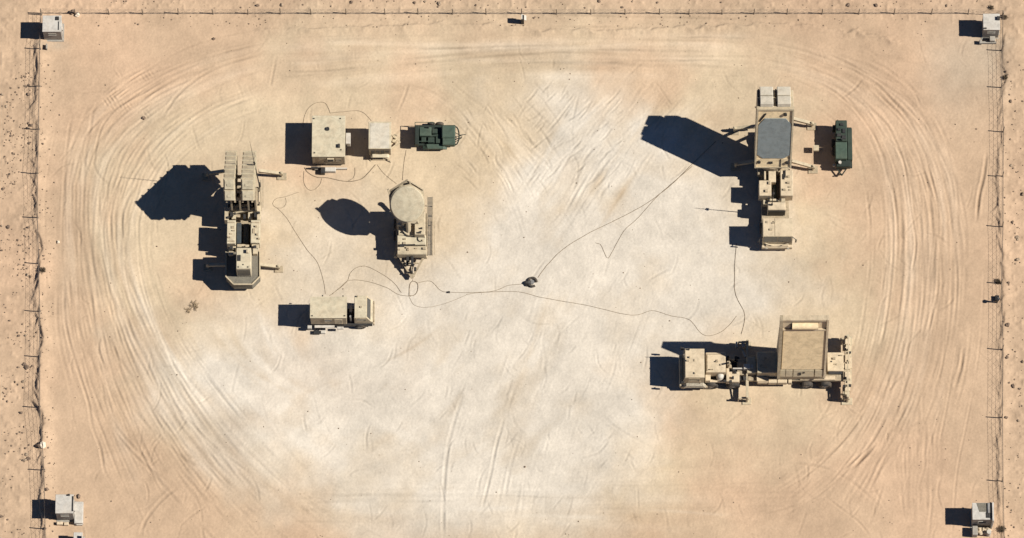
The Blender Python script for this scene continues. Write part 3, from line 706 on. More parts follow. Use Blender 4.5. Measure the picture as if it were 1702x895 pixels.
t = thing('generator_trailer', 'tall dark green generator trailer standing beside the grey-faced radar truck', 'generator', 1402, 262)
z = 1.95
m = MB(); m.pb(1389, 1416, 212, 279, .4, .65, .03); obj('bed', m, 'green_dark', t)
m = MB(); m.pb(1388.5, 1408, 236, 264, .65, z, .05); obj('housing', m, 'green_light', t)
m = MB(); m.pb(1389, 1408, 200, 235, .65, z-.05, .05); hs = obj('engine_housing', m, 'green_paint', t)
m = MB()
for a, b2, a3, b3 in ((1396, 205, 1402, 209), (1392, 213, 1397, 217), (1400, 214, 1405, 221), (1391, 222, 1398, 227), (1399, 225, 1406, 231)): m.pb(a, a3, b2, b3, z-.1, z+.06, .02)
c = W(1399, 233, z-.05); m.cyl(c, c+Vector((0, 0, .35)), .09, 8)
obj('vent', m, 'black_metal', hs)
m = MB(); m.pb(1408.5, 1416.5, 213, 266, .65, 1.25, .04); obj('side_locker', m, 'green_paint', t)
m = MB(); m.pb(1390, 1414, 266, 277, .65, 1.35, .05); m.pb(1384, 1389, 208, 216, .6, 1.3, .03); obj('fuel_box', m, 'green_dark', t)
m = MB(); c = W(1396, 271, 1.4); m.cyl(c, c+Vector((0, 0, .2)), .14, 10); c = W(1386, 276, .6); m.cyl(c, c+Vector((0, 0, .25)), .12, 10); obj('filler_cap', m, 'white_panel', t)
for sx, cx in ((-1, 1388), (1, 1417)):
    for py in (238, 252): wheel(t, (X(cx), Y(py, .36), .36), .36, .26, (sx, 0, 0))
m = MB(); m.bar(W(1390, 279, .5), W(1399, 292, .45), .1); m.bar(W(1408, 279, .5), W(1399, 292, .45), .1); m.cyl(W(1399, 290, 0), W(1399, 290, .75), .06, 8); m.bar(W(1383, 236, .6), W(1383, 243, .6), .06); obj('drawbar', m, 'green_dark', t)

# ================================================================== DISH RADAR TRAILER
t = thing('dish_radar_trailer', 'tan tracking radar trailer with round tilted dish in the middle left', 'radar', 684, 420)
A = R(43); v = Vector((0, math.cos(A), math.sin(A)))
Fd = Frame(W(677, 339, 6.1), v)
rx, rv = 1.46, 1.68
def disc(mb, F, rx, rv, c0, c1, n=40, dome=0.0):
    ring = lambda k, c: [mb.bm.verts.new(F.P(rx*k*math.cos(2*math.pi*i/n), rv*k*math.sin(2*math.pi*i/n), c)) for i in range(n)]
    a = ring(1, c0); rs = [a]; 
    for k in (1, .97, .8, .55, .28): rs.append(ring(k, c1+dome*(1-k*k) if k < 1 else c1-.03))
    mb.bm.faces.new(a[::-1])
    for p, q in zip(rs, rs[1:]):
        for i in range(n): mb.bm.faces.new((p[i], p[(i+1) % n], q[(i+1) % n], q[i]))
    mb.bm.faces.new(rs[-1]); return mb
m = MB(); disc(m, Fd, rx, rv, -.18, .12, dome=.10); dish = obj('dish', m, 'cream_roof', t, smooth=False)
m = MB()
ringp = [Fd.P(rx*1.01*math.cos(2*math.pi*i/40), rv*1.01*math.sin(2*math.pi*i/40), -.02) for i in range(41)]
m.tube(ringp, .06, 6); obj('rim', m, 'tan_paint', dish)
def pl(px, py, c):   # point of the dish plane (offset c) met at a surveyed pixel
    o = CAM; dd = (W(px, py, 0)-o); n = Fd.n; P = Fd.P(0, 0, c); k = (P-o).dot(n)/dd.dot(n); return o+dd*k
m = MB(); poly = [pl(x, y, -.35) for x, y in ((646, 320), (677, 300), (704, 317), (706, 352), (690, 372), (662, 370), (648, 350))]
m.prism(poly, Fd.n*-.3); bk = obj('back_frame', m, 'tan_paint', t)
m = MB(); m.bar(pl(646, 319, -.3), pl(677, 299.5, -.3), .14); m.bar(pl(677, 299.5, -.3), pl(704, 316, -.3), .1); m.cyl(pl(682, 304, -.3), pl(682, 304, .1), .09, 8); m.bar(pl(645, 315, -.3), pl(649, 326, -.3), .16); obj('frame_bar', m, 'tan_dark', bk)
m = MB(); n_ = 24
for k in range(1):
    pts = [Fd.P(rx*.86*math.cos(2*math.pi*i/n_), rv*.86*math.sin(2*math.pi*i/n_), -.64) for i in range(n_)]; m.prism(pts, Fd.n*-.85)
obj('back_drum', m, 'tan_dark', bk)
m = MB(); m.cyl(W(683, 385, 1.3), W(683, 385, 1.3)+Vector((0, 0, 1.1)), .75, 20); m.bar(W(672, 372, 2.6), Fd.P(-.5, -1.2, -.4), .3); m.bar(W(694, 372, 2.6), Fd.P(.5, -1.2, -.4), .3); m.pb(689, 706, 350, 390, 1.2, 2.9, .04); m.pb(662, 706, 376, 391, 1.2, 2.2, .04); m.pb(660, 700, 340, 375, 1.0, 2.6, .05); m.cyl(W(679, 384, 2.4), Fd.P(0, .1, -.5), .22, 10); obj('pedestal', m, 'tan_paint', t)
m = MB(); m.pb(696, 702, 353, 359, 2.4, 2.9, .03); m.pb(672, 679, 368, 374, 2.0, 2.9, .03); m.pb(690, 696, 370, 376, 2.4, 2.7, .03); c = W(662, 332, 1.6); m.rock(c, .3, rng); m.bar(c, W(672, 345, 1.5), .25); obj('drive_motor', m, 'black_metal', t)
m = MB(); m.pb(660, 708, 391, 407, 1.0, 2.05, .05); bd = obj('cabin', m, 'cream_roof', t)
m = MB(); m.pb(660, 709, 409, 423, 1.0, 1.95, .05); obj('cabin', m, 'tan_paint', t)
m = MB()
for k in range(7):
    a = math.pi*(.6+.15*k); p = W(699, 397, 2.12); m.cyl(p+Vector((.25*math.cos(a), .25*math.sin(a), 0)), p+Vector((.25*math.cos(a+.47), .25*math.sin(a+.47), 0)), .035, 6)
m.bar(W(668, 408, 2.02), W(690, 407, 2.02), .10); m.pb(664, 672, 406, 410, 1.9, 2.12, 0); obj('grab_handle', m, 'black_metal', bd)
m = MB(); m.pb(658, 711, 355, 424, .7, 1.0, .03); obj('chassis', m, 'tan_dark', t)
for yy in (372, 392):
    for sx, cx in ((-1, 657), (1, 709)): wheel(t, (X(cx), Y(yy, .45), .45), .45, .3, (sx, 0, 0))
m = MB()
xa, xb = X(709.5, 375, 1.05), X(719.5, 375, 1.05); ya, yb = Y(424, 1.05), Y(327, 1.05)
m.box(xa, xa+.05, ya, yb, .9, 1.05, 0); m.box(xb-.05, xb, ya, yb, .9, 1.05, 0); k = ya
wk = obj('walkway', m, 'tan_dark', t)
m = MB(); n = 0
while k < yb-.05: m.box(xa+.052, xb-.052, k, k+.055, .98, 1.03, 0); k += .11
obj('walkway_slat', m, 'grating', wk, split=False)['kind'] = 'stuff'
m = MB()
for e in range(6): m.box(xb-.06, xb-.0, ya+.3+e*.9, ya+.36+e*.9, .1, .9, 0)
m.bar((xb+.12, ya+.3, .3), (xb+.12, ya+3.4, .3), .05); obj('walkway_leg', m, 'tan_dark', wk)
m = MB(); tip = W(685, 463, .5); m.bar(W(662, 424, .85), tip, .16); m.bar(W(706, 424, .85), tip, .16); m.bar(W(684, 424, .85), tip, .12); m.bar(W(672, 438, .75), W(696, 438, .75), .1); obj('drawbar', m, 'tan_dark', t)
m = MB(); m.pb(675, 681, 425, 434, .9, 1.3); m.pb(683, 687, 426, 440, .9, 1.5); m.pb(688, 692, 444, 450, .6, .9); m.pb(674, 679, 436, 441, .8, 1.1); c = W(685, 458, 0); m.cyl(c, c+Vector((0, 0, 1.1)), .08, 8); m.box(c.x-.22, c.x+.22, c.y-.15, c.y+.15, .0, .12, .02); m.pb(664, 706, 424.5, 427, .8, 1.1, 0); obj('hitch_gear', m, 'black_metal', t)
m = MB(); m.pb(655, 660, 418, 427, .2, .7, .03); m.pb(704, 710, 424, 428, .3, .8, .03); obj('jack', m, 'tan_paint', t)

# ================================================================== BOX TRUCK (lower left)
t = thing('shelter_truck', 'small tan box truck with cream shelter body below the dish radar', 'truck', 566, 548)
zt = 3.0; y0, y1 = Y(528.5, zt), Y(494, zt); x0, x1 = X(516, 510, zt), X(576, 510, zt)
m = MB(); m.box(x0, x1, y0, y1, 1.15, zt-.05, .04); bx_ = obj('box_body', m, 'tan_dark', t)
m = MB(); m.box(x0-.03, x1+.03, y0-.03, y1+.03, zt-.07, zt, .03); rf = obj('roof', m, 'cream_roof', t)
for px, py in ((536, 491.5), (570, 492), (519, 525), (573, 525)):
    m = MB(); m.pb(px-1, px+1, py-.8, py+.8, zt-.05, zt+.08, 0); obj('lifting_eye', m, 'black_metal', rf)
sdoor(bx_, X(556, 535, 2), X(569, 535, 2), y0, 1.35, 2.6, 'tan_paint'); swindow(bx_, X(540, 535, 2), X(551, 535, 2), y0, 1.9, 2.6)
m = MB(); m.box(x0-.05, X(620), Y(545, 1)+.25, Y(545, 1)+1.75, .6, .95, .02); obj('chassis', m, 'black_metal', t)
m = MB(); m.pb(523, 556, 541, 545, .85, .95, 0); m.pb(560, 571, 543, 547, .7, .9, .02); m.pb(511, 518, 541, 546, .5, .9, .02); obj('mudguard', m, 'white_panel', t)
yw = y0-.02
for px in (533, 600): wheel(t, (X(px), yw+.08, .45), .45, .3, (0, -1, 0)); wheel(t, (X(px), y1+.0, .45), .45, .3, (0, 1, 0))
zc = 2.5; c0, c1 = X(589, 510, zc), X(609.5, 510, zc); yc0, yc1 = Y(529, zc), Y(492, zc)
m = MB(); prof = [(c0, .9), (c1+.5, .9), (c1+.5, 1.4), (c1+.32, 1.6), (c1, zc), (c0, zc)]
m.prism([Vector((a, yc0, b)) for a, b in prof], (0, yc1-yc0, 0)); cb = obj('cab', m, 'tan_paint', t)
m = MB(); m.box(c0+.03, c1-.03, yc0+.03, yc1-.03, zc, zc+.03, 0); obj('cab_roof', m, 'cream_roof', cb)
m = MB(); e = .02; m.hexa([(c1+.30+e, yc0+.12, 1.7), (c1+.30+e, yc1-.12, 1.7), (c1+.28, yc1-.12, 1.7), (c1+.28, yc0+.12, 1.7), (c1+.05+e, yc0+.15, 2.4), (c1+.05+e, yc1-.15, 2.4), (c1+.03, yc1-.15, 2.4), (c1+.03, yc0+.15, 2.4)]); obj('windscreen', m, 'glass', cb)
swindow(cb, c0+.2, c1-.1, yc0, 1.75, 2.3)
m = MB(); c = W(600, 511, zc); m.cyl(c, c+Vector((0, 0, .12)), .1, 8); c = W(594, 493.5, zc); m.cyl(c, c+Vector((0, 0, .2)), .07, 8); obj('beacon', m, 'tan_dark', cb)
m = MB(); m.box(c1+.51, c1+.66, yc0-.05, yc1+.05, .55, .9, .03); m.bar((c1+.6, yc0+.2, .9), (c1+.6, yc0+.2, 1.3), .05); m.bar((c1+.6, yc1-.2, .9), (c1+.6, yc1-.2, 1.3), .05); m.bar((c1+.6, yc0+.2, 1.3), (c1+.6, yc1-.2, 1.3), .05); obj('bumper', m, 'tan_dark', t)
m = MB(); xm = (x1+c0)/2; m.cyl((xm, y0+.4, .95), (xm, y0+.4, 2.2), .1, 8); m.box(xm-.12, xm+.14, y1-.9, y1-.3, .95, 1.6, .03); obj('exhaust', m, 'steel', t)
m = MB(); m.pb(521, 531, 549, 555, 0, .35, .03); obj('wheel_chock', m, 'black_metal', t)
m = MB(); m.pb(533, 541, 549, 554, 0, .3, .03); obj('step', m, 'white_panel', t)

# ================================================================== GREY-FACED RADAR TRUCK (upper right)
t = thing('radar_truck', 'radar truck with tall tilted antenna showing a dark grey octagonal face', 'radar truck', 1290, 380)
O = W(1256, 278, 3.0); Tp = W(1256, 181, 10.2); v = Vector((0, Tp.y-O.y, Tp.z-O.z)); LL = v.length
wd = W(1317.5, 229, 6.5).x-W(1256, 229, 6.5).x; O.x = W(1256, 229, 6.5).x
F = Frame(O, v); V = lambda py: (278-py)/97*LL; U = lambda px: (px-1256)/61.5*wd
m = MB(); F.box(m, .03, wd-.03, 0, LL, -2.2, 0, .05); hs = obj('antenna_housing', m, 'tan_paint', t)
m = MB()
F.box(m, 0, wd, LL-.12, LL+.05, -.25, .14); F.box(m, 0, .14, .0, LL-.12, -.25, .14); F.box(m, wd-.14, wd, 0, LL-.12, -.25, .14); F.box(m, .14, wd-.14, 0, .12, -.2, .12)
obj('antenna_frame', m, 'tan_paint', hs)
m = MB(); F.box(m, .141, wd-.141, V(262), LL-.121, 0, .03); F.box(m, .141, wd-.141, .121, V(263), 0, .05); obj('antenna_panel', m, 'face_tan', hs)
m = MB(); a0, a1, b0, b1 = U(1259.5), U(1314.5), V(262), V(196.5); cu, ct, cb2 = U(1256+10), .85, .5
m.prism([F.P(*p, .03) for p in ((a0, b0+cb2), (a0+cu, b0), (a1-cu, b0), (a1, b0+cb2), (a1, b1-ct), (a1-cu, b1), (a0+cu, b1), (a0, b1-ct))], F.n*.07); obj('radar_face', m, 'radome_grey', hs)
m = MB(); 
for p in ((U(1303), V(189)), (U(1263), V(268)), (U(1310), V(269))): m.cyl(F.P(*p, .0), F.P(*p, .2), .16, 10)
m.bar(F.P(U(1271), V(188), .1), F.P(U(1261), V(201), .1), .1); F.box(m, U(1279), U(1286), V(271), V(268), .05, .12); F.box(m, U(1298.5), U(1300), .1, V(264), .05, .1)
obj('fitting', m, 'black_metal', hs)
for ca, cb_ in ((1261, 1283), (1289.5, 1312)):
    for r0, r1 in ((-2.15, -1.2), (-1.05, -.15)):
        m = MB(); F.box(m, U(ca), U(cb_), LL, LL+.5, r0, r1, .05); tb = obj('top_box', m, 'cream_light', hs)
        m = MB(); F.box(m, U(ca)-.15, U(ca)-.04, LL, LL+.28, r0+.12, r1-.12); obj('shade_strip', m, 'black_metal', tb)  # black strip imitates the shade in the slit west of each box
m = MB()
for a in (.5, wd-.5): m.bar(F.P(a, 2.4, -2.2), Vector((F.P(a, 0, 0).x, Y(205, 1.2), 1.2)), .2); m.bar(F.P(a, 1.2, -2.2), Vector((F.P(a, 0, 0).x, Y(225, 1.2), 1.2)), .18)
obj('strut', m, 'tan_dark', t)
m = MB(); m.box(X(1266), X(1312), Y(402), Y(222), .7, 1.15, .03); obj('chassis', m, 'tan_dark', t)
m = MB(); cc = (F.P(wd/2, 0, -1.0)); m.cyl((cc.x, cc.y, 1.15), (cc.x, cc.y, 2.95), 1.1, 22); m.box(cc.x-1.3, cc.x+1.3, cc.y-1.2, cc.y+1.3, 1.15, 1.8, .04); obj('turntable', m, 'tan_dark', t)
for yy in (292, 314, 232, 252, 378):
    for sx in (1, -1): wheel(t, (X(1289)+sx*1.15, Y(yy, .6), .6), .6, .42, (sx, 0, 0))
m = MB(); m.pb(1261.5, 1282, 300, 325.5, 1.15, 2.5, .04); obj('equipment_box', m, 'sand_roof', t)
m = MB(); m.pb(1297, 1318, 283, 325.5, 1.15, 2.5, .04); obj('equipment_box', m, 'sand_roof', t)
m = MB(); m.pb(1277, 1289.5, 284, 303, 1.15, 2.3, .04); m.pb(1270, 1273, 284, 299, 1.15, 2.2, .02); obj('cable_duct', m, 'sand_roof', t)
m = MB(); m.pb(1285, 1291, 303, 329, 1.15, 1.6, .03); obj('power_pack', m, 'green_dark', t)
m = MB(); m.pb(1304, 1306, 283, 295, 2.5, 2.65, 0); m.pb(1302, 1304, 289, 298, 2.5, 2.62, 0); obj('hose', m, 'black_metal', t)
m = MB(); m.pb(1268, 1278, 332, 340, 1.15, 1.9, .04); m.pb(1279, 1290, 330.5, 334, 1.15, 2.3, .03); m.pb(1298, 1305, 330, 336, 1.15, 2.1, .03); obj('deck_locker', m, 'tan_paint', t)
m = MB(); m.pb(1276, 1305.5, 336, 349, 1.15, 2.7, .05); sp = obj('spare_cabinet', m, 'sand_roof', t)
ys = Y(349, 2.7); m = MB(); m.box(X(1277, 350, 2), X(1305, 350, 2), ys-.05, ys+.02, 1.3, 2.45, 0); obj('grille', m, 'black_metal', sp)
zc = 2.95; c0, c1 = X(1268, 380, zc), X(1317.5, 380, zc); ya, yb = Y(393.5, zc), Y(363, zc)
m = MB(); prof = [(yb, .8), (ya-.08, .8), (ya-.08, 1.5), (ya, zc), (yb, zc)]
m.prism([Vector((c0, a, b)) for a, b in prof], (c1-c0, 0, 0)); cb = obj('cab', m, 'tan_paint', t)
m = MB(); m.box(c0+.02, (c0+c1)/2-.28, ya+.03, yb-.03, zc, zc+.04, .01); m.box((c0+c1)/2-.25, c1-.02, ya+.03, yb-.03, zc, zc+.04, .01); obj('cab_roof', m, 'sand_roof', cb)
def sl(px_z): return ya-.08*(zc-px_z)/(zc-1.5)
for a, b in ((c0+.12, (c0+c1)/2-.05), ((c0+c1)/2+.05, c1-.12)):
    m = MB(); m.hexa([(a, sl(1.75)-.015, 1.75), (b, sl(1.75)-.015, 1.75), (b, sl(1.75)+.03, 1.75), (a, sl(1.75)+.03, 1.75), (a, sl(2.8)-.015, 2.8), (b, sl(2.8)-.015, 2.8), (b, sl(2.8)+.03, 2.8), (a, sl(2.8)+.03, 2.8)]); obj('windscreen', m, 'glass', cb)
m = MB(); m.box(c0-.05, c1+.05, ya-.38, ya-.09, .55, 1.1, .05); m.box(c0+.3, c1-.3, ya-.3, ya-.09, 1.1, 1.25, .03); m.bar((c0+.25, ya-.12, 1.5), (c0+.9, ya-.3, 1.4), .06); m.bar((c1-.25, ya-.12, 1.5), (c1-.9, ya-.3, 1.4), .06); obj('bumper', m, 'sand_roof', t)
for xx in (c0+.35, c1-.35): 
    m = MB(); m.cyl((xx, ya-.41, .85), (xx, ya-.36, .85), .13, 12); obj('headlight', m, 'white_panel', t)
for xx, s_ in ((c0, -1), (c1, 1)):
    m = MB(); m.bar((xx, ya+.1, 2.5), (xx+s_*.3, ya-.1, 2.4), .05); m.box(xx+s_*.3-.06, xx+s_*.3+.06, ya-.2, ya-.1, 1.9, 2.5, .01); obj('mirror', m, 'black_metal', cb)
whip(t, W(1283, 341, 2.7), 4.2, .04); 
m = MB(); c = W(1283, 341, 2.7); m.rock(c+Vector((0, 0, 3.1)), .14, rng, 2, 1); obj('antenna_base', m, 'black_metal', t)
outrigger(t, W(1316, 197, 1.2), W(1350, 206, .8), .42); outrigger(t, W(1316, 268, 1.2), W(1352, 278, .8), .42)
outrigger(t, W(1258, 210, 1.2), W(1221, 214, .8), .42); outrigger(t, W(1258, 268, 1.2), W(1223, 273, .8), .42)
m = MB(); m.bar(W(1352, 247, .7), W(1361, 247, .7), .5, .3); obj('cable_box', m, 'tan_paint', t)

# ================================================================== TAN-FACED RADAR TRUCK (lower right)
t = thing('radar_semitrailer', 'long articulated truck carrying a tall tan slab-faced radar at lower right', 'radar truck', 1270, 648)
zc = 3.1; x0, x1 = X(1138.5, 604, zc), X(1171, 604, zc); ya, yb = Y(628, zc), Y(580, zc)
m = MB(); prof = [(x0-.12, .85), (x1, .85), (x1, zc), (x0, zc), (x0-.12, 1.9)]
m.prism([Vector((a, ya, b)) for a, b in prof], (0, yb-ya, 0)); cb = obj('cab', m, 'tan_paint', t)
m = MB(); m.box(x0+.03, x1-.03, ya+.03, yb-.03, zc, zc+.035, .01); obj('cab_roof', m, 'sand_roof', cb)
swindow(cb, x0+.35, x1-.45, ya, 2.25, 2.8); 
m = MB(); m.hexa([(x0-.07, ya+.1, 2.0), (x0-.13, ya+.1, 2.0), (x0-.13, yb-.1, 2.0), (x0-.07, yb-.1, 2.0), (x0+.01, ya+.1, 2.95), (x0-.025, ya+.1, 2.95), (x0-.025, yb-.1, 2.95), (x0+.01, yb-.1, 2.95)]); obj('windscreen', m, 'glass', cb)
sdoor(cb, x0+.25, x1-.3, ya, 1.0, 2.15, 'tan_paint')
m = MB(); m.box(x0-.45, x0-.13, ya-.1, yb+.1, .55, 1.15, .05); obj('bumper', m, 'tan_paint', t)
m = MB(); m.hexa([(x0-.1, ya-.32, 1.15), (x1+.15, ya-.32, 1.15), (x1+.15, ya, 1.15), (x0-.1, ya, 1.15), (x0+.15, ya-.25, 1.5), (x1-.1, ya-.25, 1.5), (x1-.1, ya, 1.62), (x0+.15, ya, 1.62)]); obj('fender', m, 'net_light', t)
m = MB(); m.box(x0-.3, x0+.1, ya-.2, ya, .5, 1.1, .04); m.box(x1-.1, x1+.3, ya-.22, ya, .6, 1.0, .03); obj('step', m, 'tan_dark', t)
for xx, yy, zz in ((x0-.2, ya-.25, 2.6), (x0-.2, yb+.25, 2.6)):
    m = MB(); m.bar((x0, yy*.5+(ya if yy < ya else yb)*.5, 2.6), (xx, yy, 2.55), .05); m.box(xx-.16, xx+.16, yy-.07, yy+.07, 2.1, 2.6, .02); obj('mirror', m, 'black_metal', cb)
whip(t, W(1145, 582, zc), .8, .03)
m = MB(); m.pb(1173, 1206, 586, 619, 1.2, 2.5, .05); eq = obj('engine_cover', m, 'sand_roof', t)
m = MB(); m.pb(1175, 1204, 588, 589.5, 2.48, 2.55, 0); m.pb(1175, 1176.5, 590, 617, 2.48, 2.55, 0); obj('lid_rail', m, 'tan_dark', eq)
m = MB(); m.box(X(1140), X(1240), Y(632, .9)-.1, Y(632, .9)+1.6, .75, 1.15, .03); obj('chassis', m, 'black_metal', t)
m = MB(); m.pb(1174, 1229, 631, 635.5, 1.05, 1.3, .03); m.pb(1209, 1229, 618, 635, 1.1, 1.6, .04); m.pb(1172, 1181, 622, 633, 1.1, 1.75, .04); m.pb(1207, 1212, 612, 634, 1.1, 1.9, .03); obj('mudguard', m, 'sand_roof', t)
m = MB(); c = W(1197, 625, 1.7); bmesh.ops.create_uvsphere(m.bm, u_segments=16, v_segments=10, radius=.33, matrix=Matrix.Translation(c)); m.cyl(c-Vector((0, 0, .6)), c, .33, 16); obj('air_filter', m, 'white_panel', t, True)
m = MB(); m.pb(1210, 1216, 597, 612, 1.1, 1.7); m.pb(1212, 1221, 590, 598, 1.1, 2.0); m.pb(1208, 1213, 600, 606, 1.1, 2.4); m.cyl(W(1213, 603, 1.2), W(1213, 603, 3.2), .08, 8); obj('deck_gear', m, 'tan_dark', t)
ys = Y(648, 0)+.12
for px in (1180, 1216):
    wheel(t, (X(px), ys+.1, .6), .6, .42, (0, -1, 0)); wheel(t, (X(px), ys+2.4, .6), .6, .42, (0, 1, 0))
wheel(t, (X(1153), ys+.35, .58), .58, .4, (0, -1, 0)); wheel(t, (X(1153), ys+2.3, .58), .58, .4, (0, 1, 0))
# trailer bed
m = MB(); m.box(X(1240), X(1405), Y(634, 1), Y(592, 1), .85, 1.2, .03); m.box(X(1222), X(1250), Y(626, 1), Y(600, 1), 1.2, 1.45, .03); obj('trailer_bed', m, 'tan_dark', t)
m = MB(); m.pb(1259, 1276, 624, 636, .8, 1.35, .03); lk = obj('locker', m, 'sand_roof', t)
for a, b in ((1277, 1291), (1292, 1308), (1310, 1316)):
    m = MB(); m.pb(a, b, 629, 636.5, .7, 1.3, .03); obj('locker', m, 'sand_roof', t)
m = MB(); m.pb(1258, 1293, 585, 620, 1.2, 2.4, .05); m.pb(1241, 1257, 593, 620, 1.2, 1.9, .05); obj('generator_box', m, 'tan_paint', t)
m = MB(); m.prism([W(1258, 622, 1.5), W(1278, 629, 1.5), W(1278, 634, 1.5), W(1258, 634, 1.5)], (0, 0, -.4)); obj('deck_plate', m, 'sand_roof', t)
m = MB(); m.pb(1329, 1388, 625, 631.5, 1.15, 1.35, .03); obj('mudguard', m, 'sand_roof', t)
ys = Y(647.5, 0)+.1
for px in (1337, 1368):
    wheel(t, (X(px), ys+.12, .55), .55, .4, (0, -1, 0)); wheel(t, (X(px), ys+2.5, .55), .55, .4, (0, 1, 0))
m = MB(); m.pb(1375, 1402, 586, 617, 1.2, 1.55, .03); rd = obj('rear_deck', m, 'sand_roof', t)
m = MB(); m.pb(1381, 1383, 600, 602, 1.54, 1.62, 0); m.pb(1377, 1400, 617.5, 622, 1.2, 1.4, .0); obj('deck_fitting', m, 'black_metal', rd)
# slab radar
O = W(1294, 625, 2.3); Tp = W(1294, 530, 10.2); O.x = W(1294, 578, 6.3).x; wd = W(1375, 578, 6.3).x-O.x
v = Vector((0, Tp.y-O.y, Tp.z-O.z)); LL = v.length; F = Frame(O, v); V = lambda py: (625-py)/95*LL; U = lambda px: (px-1294)/81*wd
prof = [(O.y, O.z), (Tp.y, Tp.z), (Tp.y+.2, Tp.z), (Tp.y+.3, 1.4), (O.y, 1.4)]
m = MB(); m.prism([Vector((O.x+.05, a, b)) for a, b in prof], (wd-.1, 0, 0)); hs = obj('antenna_housing', m, 'tan_paint', t)
m = MB(); F.box(m, 0, U(1299), 0, LL+.1, -.3, .32); o_ = obj('side_rail', m, 'tan_dark', hs)
m = MB(); F.box(m, U(1371.5), wd, 0, LL+.1, -.3, .22); obj('side_rail', m, 'sand_roof', hs)
m = MB(); F.box(m, U(1300.5), U(1371), V(612), V(547), -.02, .14, .02); obj('radar_face', m, 'face_tan', hs)
m = MB(); F.box(m, U(1299.1), U(1371.4), V(547)+.02, V(545), -.02, .2); F.box(m, U(1299.1), U(1371.4), LL-.14, LL+.08, -.3, .2); F.box(m, U(1299.1), U(1314), V(544.8), V(533.5), -.02, .05); F.box(m, U(1358), U(1371.4), V(544.8), V(533.5), -.02, .05); obj('face_frame', m, 'sand_roof', hs)
m = MB(); m.cyl(F.P(U(1314.5), V(540), .10), F.P(U(1357.5), V(540), .10), .34, 18); obj('roller_cover', m, 'face_tan', hs)
for a, b in ((1299.2, 1307.5), (1308.5, 1319.5), (1321, 1355), (1357, 1371)):
    m = MB(); F.box(m, U(a), U(b), .08, V(613.2), -.02, .16, .01); obj('lower_panel', m, 'tan_paint', hs)
m = MB(); F.box(m, U(1330), U(1334), V(621), V(617), .1, .22); F.box(m, U(1337), U(1340), V(618), V(616), .1, .2); F.box(m, U(1312), U(1316), V(544), V(537), .05, .12); obj('fitting', m, 'black_metal', hs)
# crosswise outrigger beams
m = MB(); m.bar(W(1242, 568, 1.0), W(1242, 664, 1.0), .24, .28); b1_ = obj('outrigger_beam', m, 'tan_paint', t)
for py in (569, 662):
    m = MB(); c = W(1242, py, 1.0); m.cyl((c.x, c.y, 0), (c.x, c.y, 1.5), .12, 10); m.box(c.x-.4, c.x+.4, c.y-.3, c.y+.3, -.03, .1, .02); m.bar((c.x-.02, c.y, 1.3), (c.x-.02, Y(615, 1.2), 1.7), .1); m.bar((c.x-.75, c.y, .12), (c.x-.75, c.y, 1.0), .1); m.bar((c.x-.75, c.y, 1.0), (c.x, c.y, 1.05), .16); obj('jack', m, 'tan_paint', b1_)
m = MB(); m.pb(1236, 1247, 605, 613, 1.0, 2.1, .03); m.pb(1248, 1252, 606, 612, 1.0, 2.0, .02); m.bar(W(1218, 613, 1.8), W(1240, 613, 1.9), .12); obj('hose_rack', m, 'white_panel', t)
m = MB(); m.pb(1223, 1226, 568, 577, .4, 1.0, .02); m.pb(1233, 1238, 567, 577, .4, 1.0, .02); m.bar(W(1226, 575, .6), W(1242, 572, .6), .12); m.bar(W(1232, 577, .5), W(1239, 594, 1.0), .16); obj('jack', m, 'white_panel', b1_)
m = MB(); m.bar(W(1408, 558, 1.0), W(1408, 664, 1.0), .42, .3); m.bar(W(1414, 560, 1.0), W(1414, 640, 1.0), .16, .2); b2_ = obj('outrigger_beam', m, 'tan_paint', t)
m = MB()
for a, b in ((560, 572), (574, 588), (590, 602), (604, 614), (618, 630), (633, 650)): m.pb(1404, 1413, a, b, 1.0, 1.32, .03)
m.pb(1401, 1416, 592, 612, .9, 1.25, .03); obj('beam_cover', m, 'sand_roof', b2_)
for py in (562, 662):
    m = MB(); c = W(1409, py, 1.0); m.cyl((c.x, c.y, 0), (c.x, c.y, 1.7), .13, 10); m.box(c.x-.5, c.x+.45, c.y-.32, c.y+.32, -.03, .1, .02); m.bar((c.x-.25, c.y, .12), (c.x-.25, c.y, 1.3), .1); m.bar((c.x-.55, c.y+.4*(1 if py < 600 else -1)*-1, .8), (c.x, c.y, 1.6), .14); m.bar((c.x, c.y, 1.65), (c.x, Y(604, 1.3), 1.7), .1); obj('jack', m, 'tan_paint', b2_)
m = MB(); m.pb(1401, 1404, 640, 660, .3, 1.1, 0); m.pb(1401, 1405, 565, 580, .5, 1.2, 0); obj('support_plate', m, 'tan_dark', b2_)

def fittings(parent, a0, a1, b0, b1, z, n, seed, m='tan_dark', name='fitting'):
    r_ = random.Random(seed)
    for k in range(n):
        a, b = r_.uniform(a0, a1), r_.uniform(b0, b1); w_, h_ = r_.uniform(.7, 2.6), r_.uniform(.7, 2.2)
        mm = MB(); mm.pb(a-w_, a+w_, b-h_, b+h_, z-.04, z+r_.uniform(.06, .2), 0); obj(name, mm, m, parent)
LA = [o for o in COL.objects if o.name.startswith('missile_launcher')][0]; RT = [o for o in COL.objects if o.name.startswith('radar_truck')][0]; RS = [o for o in COL.objects if o.name.startswith('radar_semitrailer')][0]; DR = [o for o in COL.objects if o.name.startswith('dish_radar')][0]
fittings(LA, 379, 390, 372, 398, 2.75, 4, 1); fittings(LA, 419, 430, 372, 398, 2.6, 4, 2); fittings(LA, 378, 430, 344, 364, 2.2, 9, 3, 'black_metal'); fittings(LA, 380, 430, 407, 416, 2.15, 6, 4, 'black_metal')
